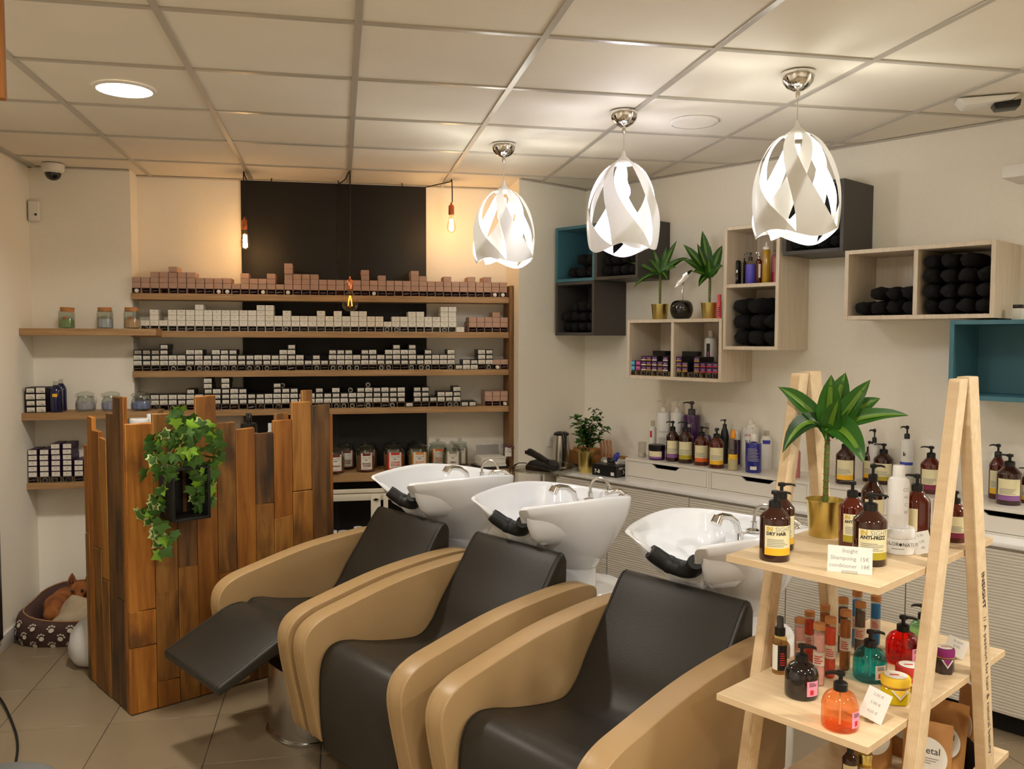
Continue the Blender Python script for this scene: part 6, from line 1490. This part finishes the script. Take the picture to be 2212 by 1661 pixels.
for ia in range(26):
    for ib in range(3):
        a = 2 * PI * (ia + .5 * (ib % 2)) / 26; b0 = .05 + .14 * ib
        c = bed_pt(a, b0); ta = (bed_pt(a + .02, b0) - c).normalized(); tb_ = (bed_pt(a, b0 + .02) - c).normalized(); nr = ta.cross(tb_).normalized()
        if nr.x * c.x + nr.y * c.y < 0: nr = -nr
        ro = rpw.uniform(-.5, .5); e1_ = ta * math.cos(ro) + tb_ * math.sin(ro); e2_ = tb_ * math.cos(ro) - ta * math.sin(ro)
        for px, py, r in ((0, -.005, .0145), (-.017, .010, .0058), (-.0066, .018, .0062), (.0066, .018, .0062), (.017, .010, .0058)):
            ctr = c + nr * .0022 + e1_ * px + e2_ * py
            mb.add([ctr + (e1_ * math.cos(q * PI / 4) + e2_ * math.sin(q * PI / 4) * .85) * r for q in range(8)], [tuple(range(8))])
obj('paw_prints', mb.mesh('pp', thick=1), 'paw', bd)
# the dog: one skin grown from metaballs, curled up with its head towards the desk
def meta_mesh(name, els, res=.012):
    md_ = bpy.data.metaballs.new(name); md_.resolution = res; md_.threshold = .35
    for co, r, sz, rz in els:
        e = md_.elements.new(type='ELLIPSOID'); e.co = co; e.radius = r; e.size_x, e.size_y, e.size_z = sz; e.rotation = Matrix.Rotation(rz, 4, 'Z').to_quaternion()
    o = bpy.data.objects.new(name, md_); COL.objects.link(o); dg = bpy.context.evaluated_depsgraph_get(); dg.update()
    me = bpy.data.meshes.new_from_object(o.evaluated_get(dg)); bpy.data.objects.remove(o); bpy.data.metaballs.remove(md_)
    for p in me.polygons: p.use_smooth = True
    return me
fur = ramp_wood('fur', [(112, 62, 26), (140, 82, 36), (160, 102, 52)], 6, (3, 3, 3), .9, .0, bump=.5)
mat('fur_dark', (60, 36, 26), .9); mat('eye_dark', (10, 8, 8), .1)
DGZ = .065
dg_ = thing('dog', 'small fox-coloured dog curled in the bed, eyes peeping over the blanket', 'dog', BC + Vector((.0, .02, DGZ)), 0)
hd = Vector((-.095, .06, .148))
els = [((-.20, -.02, .085), .13, (.75, 1.0, .7), .2), ((-.17, .09, .095), .13, (1.0, .75, .7), .6), ((-.09, .12, .09), .11, (1, .8, .8), 0), ((.05, .10, .07), .14, (1.1, .7, .5), 0),
       ((hd.x, hd.y, hd.z), .085, (.92, .85, .80), 0), ((hd.x + .01, hd.y - .06, hd.z - .025), .05, (.7, 1.1, .7), .1), ((hd.x + .012, hd.y - .10, hd.z - .032), .034, (.8, 1, .75), .1),
       ((-.20, -.09, .05), .09, (.8, 1.0, .6), 0), ((-.03, .0, .05), .12, (1.2, .8, .5), 0)]
body = obj('body', meta_mesh('dog_body', els), fur, dg_)
for sx in (-1, 1):
    b0 = hd + Vector((sx * .042, .012, .03))
    er = MB().loft([[b0 + Vector((sx * .004 + x * .024 * f, y * .008 * f + dy, z)) for x, y in ((-1, 0), (0, -1), (1, 0), (0, 1))] for f, z, dy in ((1.1, -.01, 0), (1.0, .015, .0), (.7, .038, .002), (.15, .058, .006))])
    obj('ear', er.mesh('ear', bevel=.002), fur, body)
    obj('inner_ear', MB().add([b0 + Vector((sx * .004 + x * .9, -.0085 + dy, z)) for x, z, dy in ((-.016, 0, 0), (.016, 0, 0), (0, .044, .006))], [(0, 1, 2)]).mesh('ie', thick=1), 'fur_dark', body)
    obj('eye', MB().lathe([(.0005, -.009), (.006, -.006), (.009, 0), (.006, .006), (.0005, .009)], 12).mesh('eye'), 'eye_dark', body, hd + Vector((sx * .026 + .002, -.064, .006)))
obj('nose', MB().lathe([(.0005, -.008), (.008, -.004), (.009, .002), (.004, .008)], 12).mesh('nose'), 'eye_dark', body, hd + Vector((.014, -.135, -.028)))
mat('fleece', (176, 158, 130), .95, var=.06, scale=30, bump=.4, bscale=120)
vs = []; NXB, NYB = 26, 18
for j in range(NYB):
    for i in range(NXB):
        u_, v_ = i / (NXB - 1), j / (NYB - 1)
        x = -.215 + .48 * u_; y = -.205 + .215 * v_
        e = min(u_, 1 - u_, v_ * 1.2, (1 - v_) * 1.4) * 5; e = min(1, max(0, e)) ** .6
        z = .03 + e * (.075 + .05 * v_ + .03 * noise.noise(Vector((x * 7, y * 7, 1))) + .018 * math.sin(x * 22 + y * 30 + 2 * noise.noise(Vector((x * 4, y * 4, 3)))))
        vs.append((x + .02 * noise.noise(Vector((v_ * 4, 5, 0))), y + .02 * noise.noise(Vector((u_ * 5, 1, 0))), z))
bl = MB().add(vs, [(j * NXB + i, j * NXB + i + 1, (j + 1) * NXB + i + 1, (j + 1) * NXB + i) for j in range(NYB - 1) for i in range(NXB - 1)])
o = obj('fleece_blanket', bl.mesh('blanket', thick=1, ang=80), 'fleece', None, BC + Vector((.02, 0, .045))); tag(o, 'beige fleece blanket heaped over the dog in the bed', 'blanket')
# tied white bag
mat('bag_white', (226, 222, 214), .45, trans=.15, bump=.3, scale=14)
Pb = onz(182, 1448, 0) + Vector((.04, .12, 0)); Pb.z = 0
rg = []
for r, z in ((.07, .001), (.12, .015), (.142, .06), (.145, .11), (.13, .16), (.10, .20), (.06, .235), (.03, .25), (.02, .262)):
    rg.append([(r * (1 + .07 * noise.noise(Vector((2.2 * math.cos(a), 2.2 * math.sin(a), z * 14)))) * math.cos(a), r * (1 + .07 * noise.noise(Vector((2.2 * math.cos(a), 2.2 * math.sin(a), z * 14 + 3)))) * math.sin(a), z + .006 * math.sin(a * 5 + z * 60) * (z > .02)) for a in [2 * PI * k / 40 for k in range(40)]])
bg = thing('plastic_bag', 'crumpled white plastic bag on the floor against the wooden desk', 'bag', Pb)
obj('bag', MB().loft(rg).mesh('bag', ang=70), 'bag_white', bg)
obj('knot', MB().tube([(-.02, 0, .26), (0, .006, .272), (.022, 0, .268)], [.006, .012, .006], 8), 'bag_white', bg)

# ------------------------------------------------------------------ round grey foot and cable at the lower left
Pg = onz(-25, 1725, 0)
ft_ = thing('stand_foot', 'grey round weighted foot of a salon stand at the lower left', 'stand', (Pg.x, Pg.y, 0))
mat('grey_enamel', (120, 122, 120), .3)
obj('foot', MB().lathe([(.22, 0), (.232, .006), (.232, .02), (.20, .035), (.05, .05), (.022, .06)], 40).mesh('f'), 'grey_enamel', ft_)
obj('pole', MB().tube([(0, 0, .05), (0, 0, .07), (0, 0, 1.15)], [.02, .016, .014], 14), 'chrome', ft_)
p0 = [onz(-20, 1490, .02), onz(5, 1515, .012), onz(30, 1570, .006), onz(38, 1610, .006), onz(33, 1650, .01), onz(20, 1690, .056)]
cb = thing('floor_cable', 'black cable curling over the floor tiles at the left edge', 'cable', (p0[2].x, p0[2].y, 0))
obj('wire', MB().tube(smooth_poly([tuple(p - Vector((p0[2].x, p0[2].y, 0))) for p in p0], 6), .005, 8), 'black_cable', cb)

# ------------------------------------------------------------------ white trestle and bottles under the oak worktop
q0 = onpl(712, 1060, Vector((0, 5.36, 0)), Vector((0, 1, 0)))
tz = lambda v: ony(770, v, 5.36).z
fr = thing('steel_frame', 'cream metal rack frame with wing bolt under the oak worktop', 'frame', (ony(770, 1090, 5.36).x, 5.36, 0))
mat('cream_metal', (222, 212, 190), .4)
x0 = ony(690, 1070, 5.36).x - ony(770, 1090, 5.36).x; x1 = ony(1060, 1070, 5.36).x - ony(770, 1090, 5.36).x
obj('rail', MB().box(x0, x1, -.02, .0, tz(1064), tz(1056)).mesh('r', bevel=.001), 'cream_metal', fr)
obj('rail', MB().box(x0, x1, -.025, .01, tz(1080), tz(1066)).mesh('r', bevel=.001), 'cream_metal', fr)
for xa, xb in ((801, 822), (828, 838), (1010, 1040)):
    a, b_ = ony(xa, 1090, 5.34).x - ony(770, 1090, 5.36).x, ony(xb, 1090, 5.34).x - ony(770, 1090, 5.36).x
    obj('upright', MB().box(a, b_, -.04, -.026, 0, tz(1066)).mesh('u', bevel=.001), 'cream_metal', fr)
a = ony(812, 1077, 5.33).x - ony(770, 1090, 5.36).x
obj('wing_bolt', MB().lathe([(.008, 0), (.008, .01)], 12, Matrix.Translation((a, -.04, tz(1077))) @ Matrix.Rotation(PI / 2, 4, 'X')).box(a - .016, a + .016, -.05, -.044, tz(1077) - .003, tz(1077) + .003), 'steel', fr)
for i, (u, vt, w) in enumerate(((718, 1146, 12), (738, 1147, 22), (770, 1138, 18))):
    P, R = base_pl(u, w, 0, Vector((0, 5.25, 0)), Vector((0, 1, 0)))
    h = zat(P, vt)
    t_ = thing('white_canister', 'tall white canister under the oak worktop, %s from the desk' % nth(i + 1), 'canister', P, 0, 'white canisters under the worktop')
    obj('body', MB().lathe([(R * .95, 0), (R, .01), (R, h * .93)], 20).mesh('b'), 'white_plastic', t_); obj('cap', MB().lathe([(R * 1.04, h * .93), (R * 1.04, h * .99), (R, h)], 20).mesh('c'), 'white_gloss', t_)
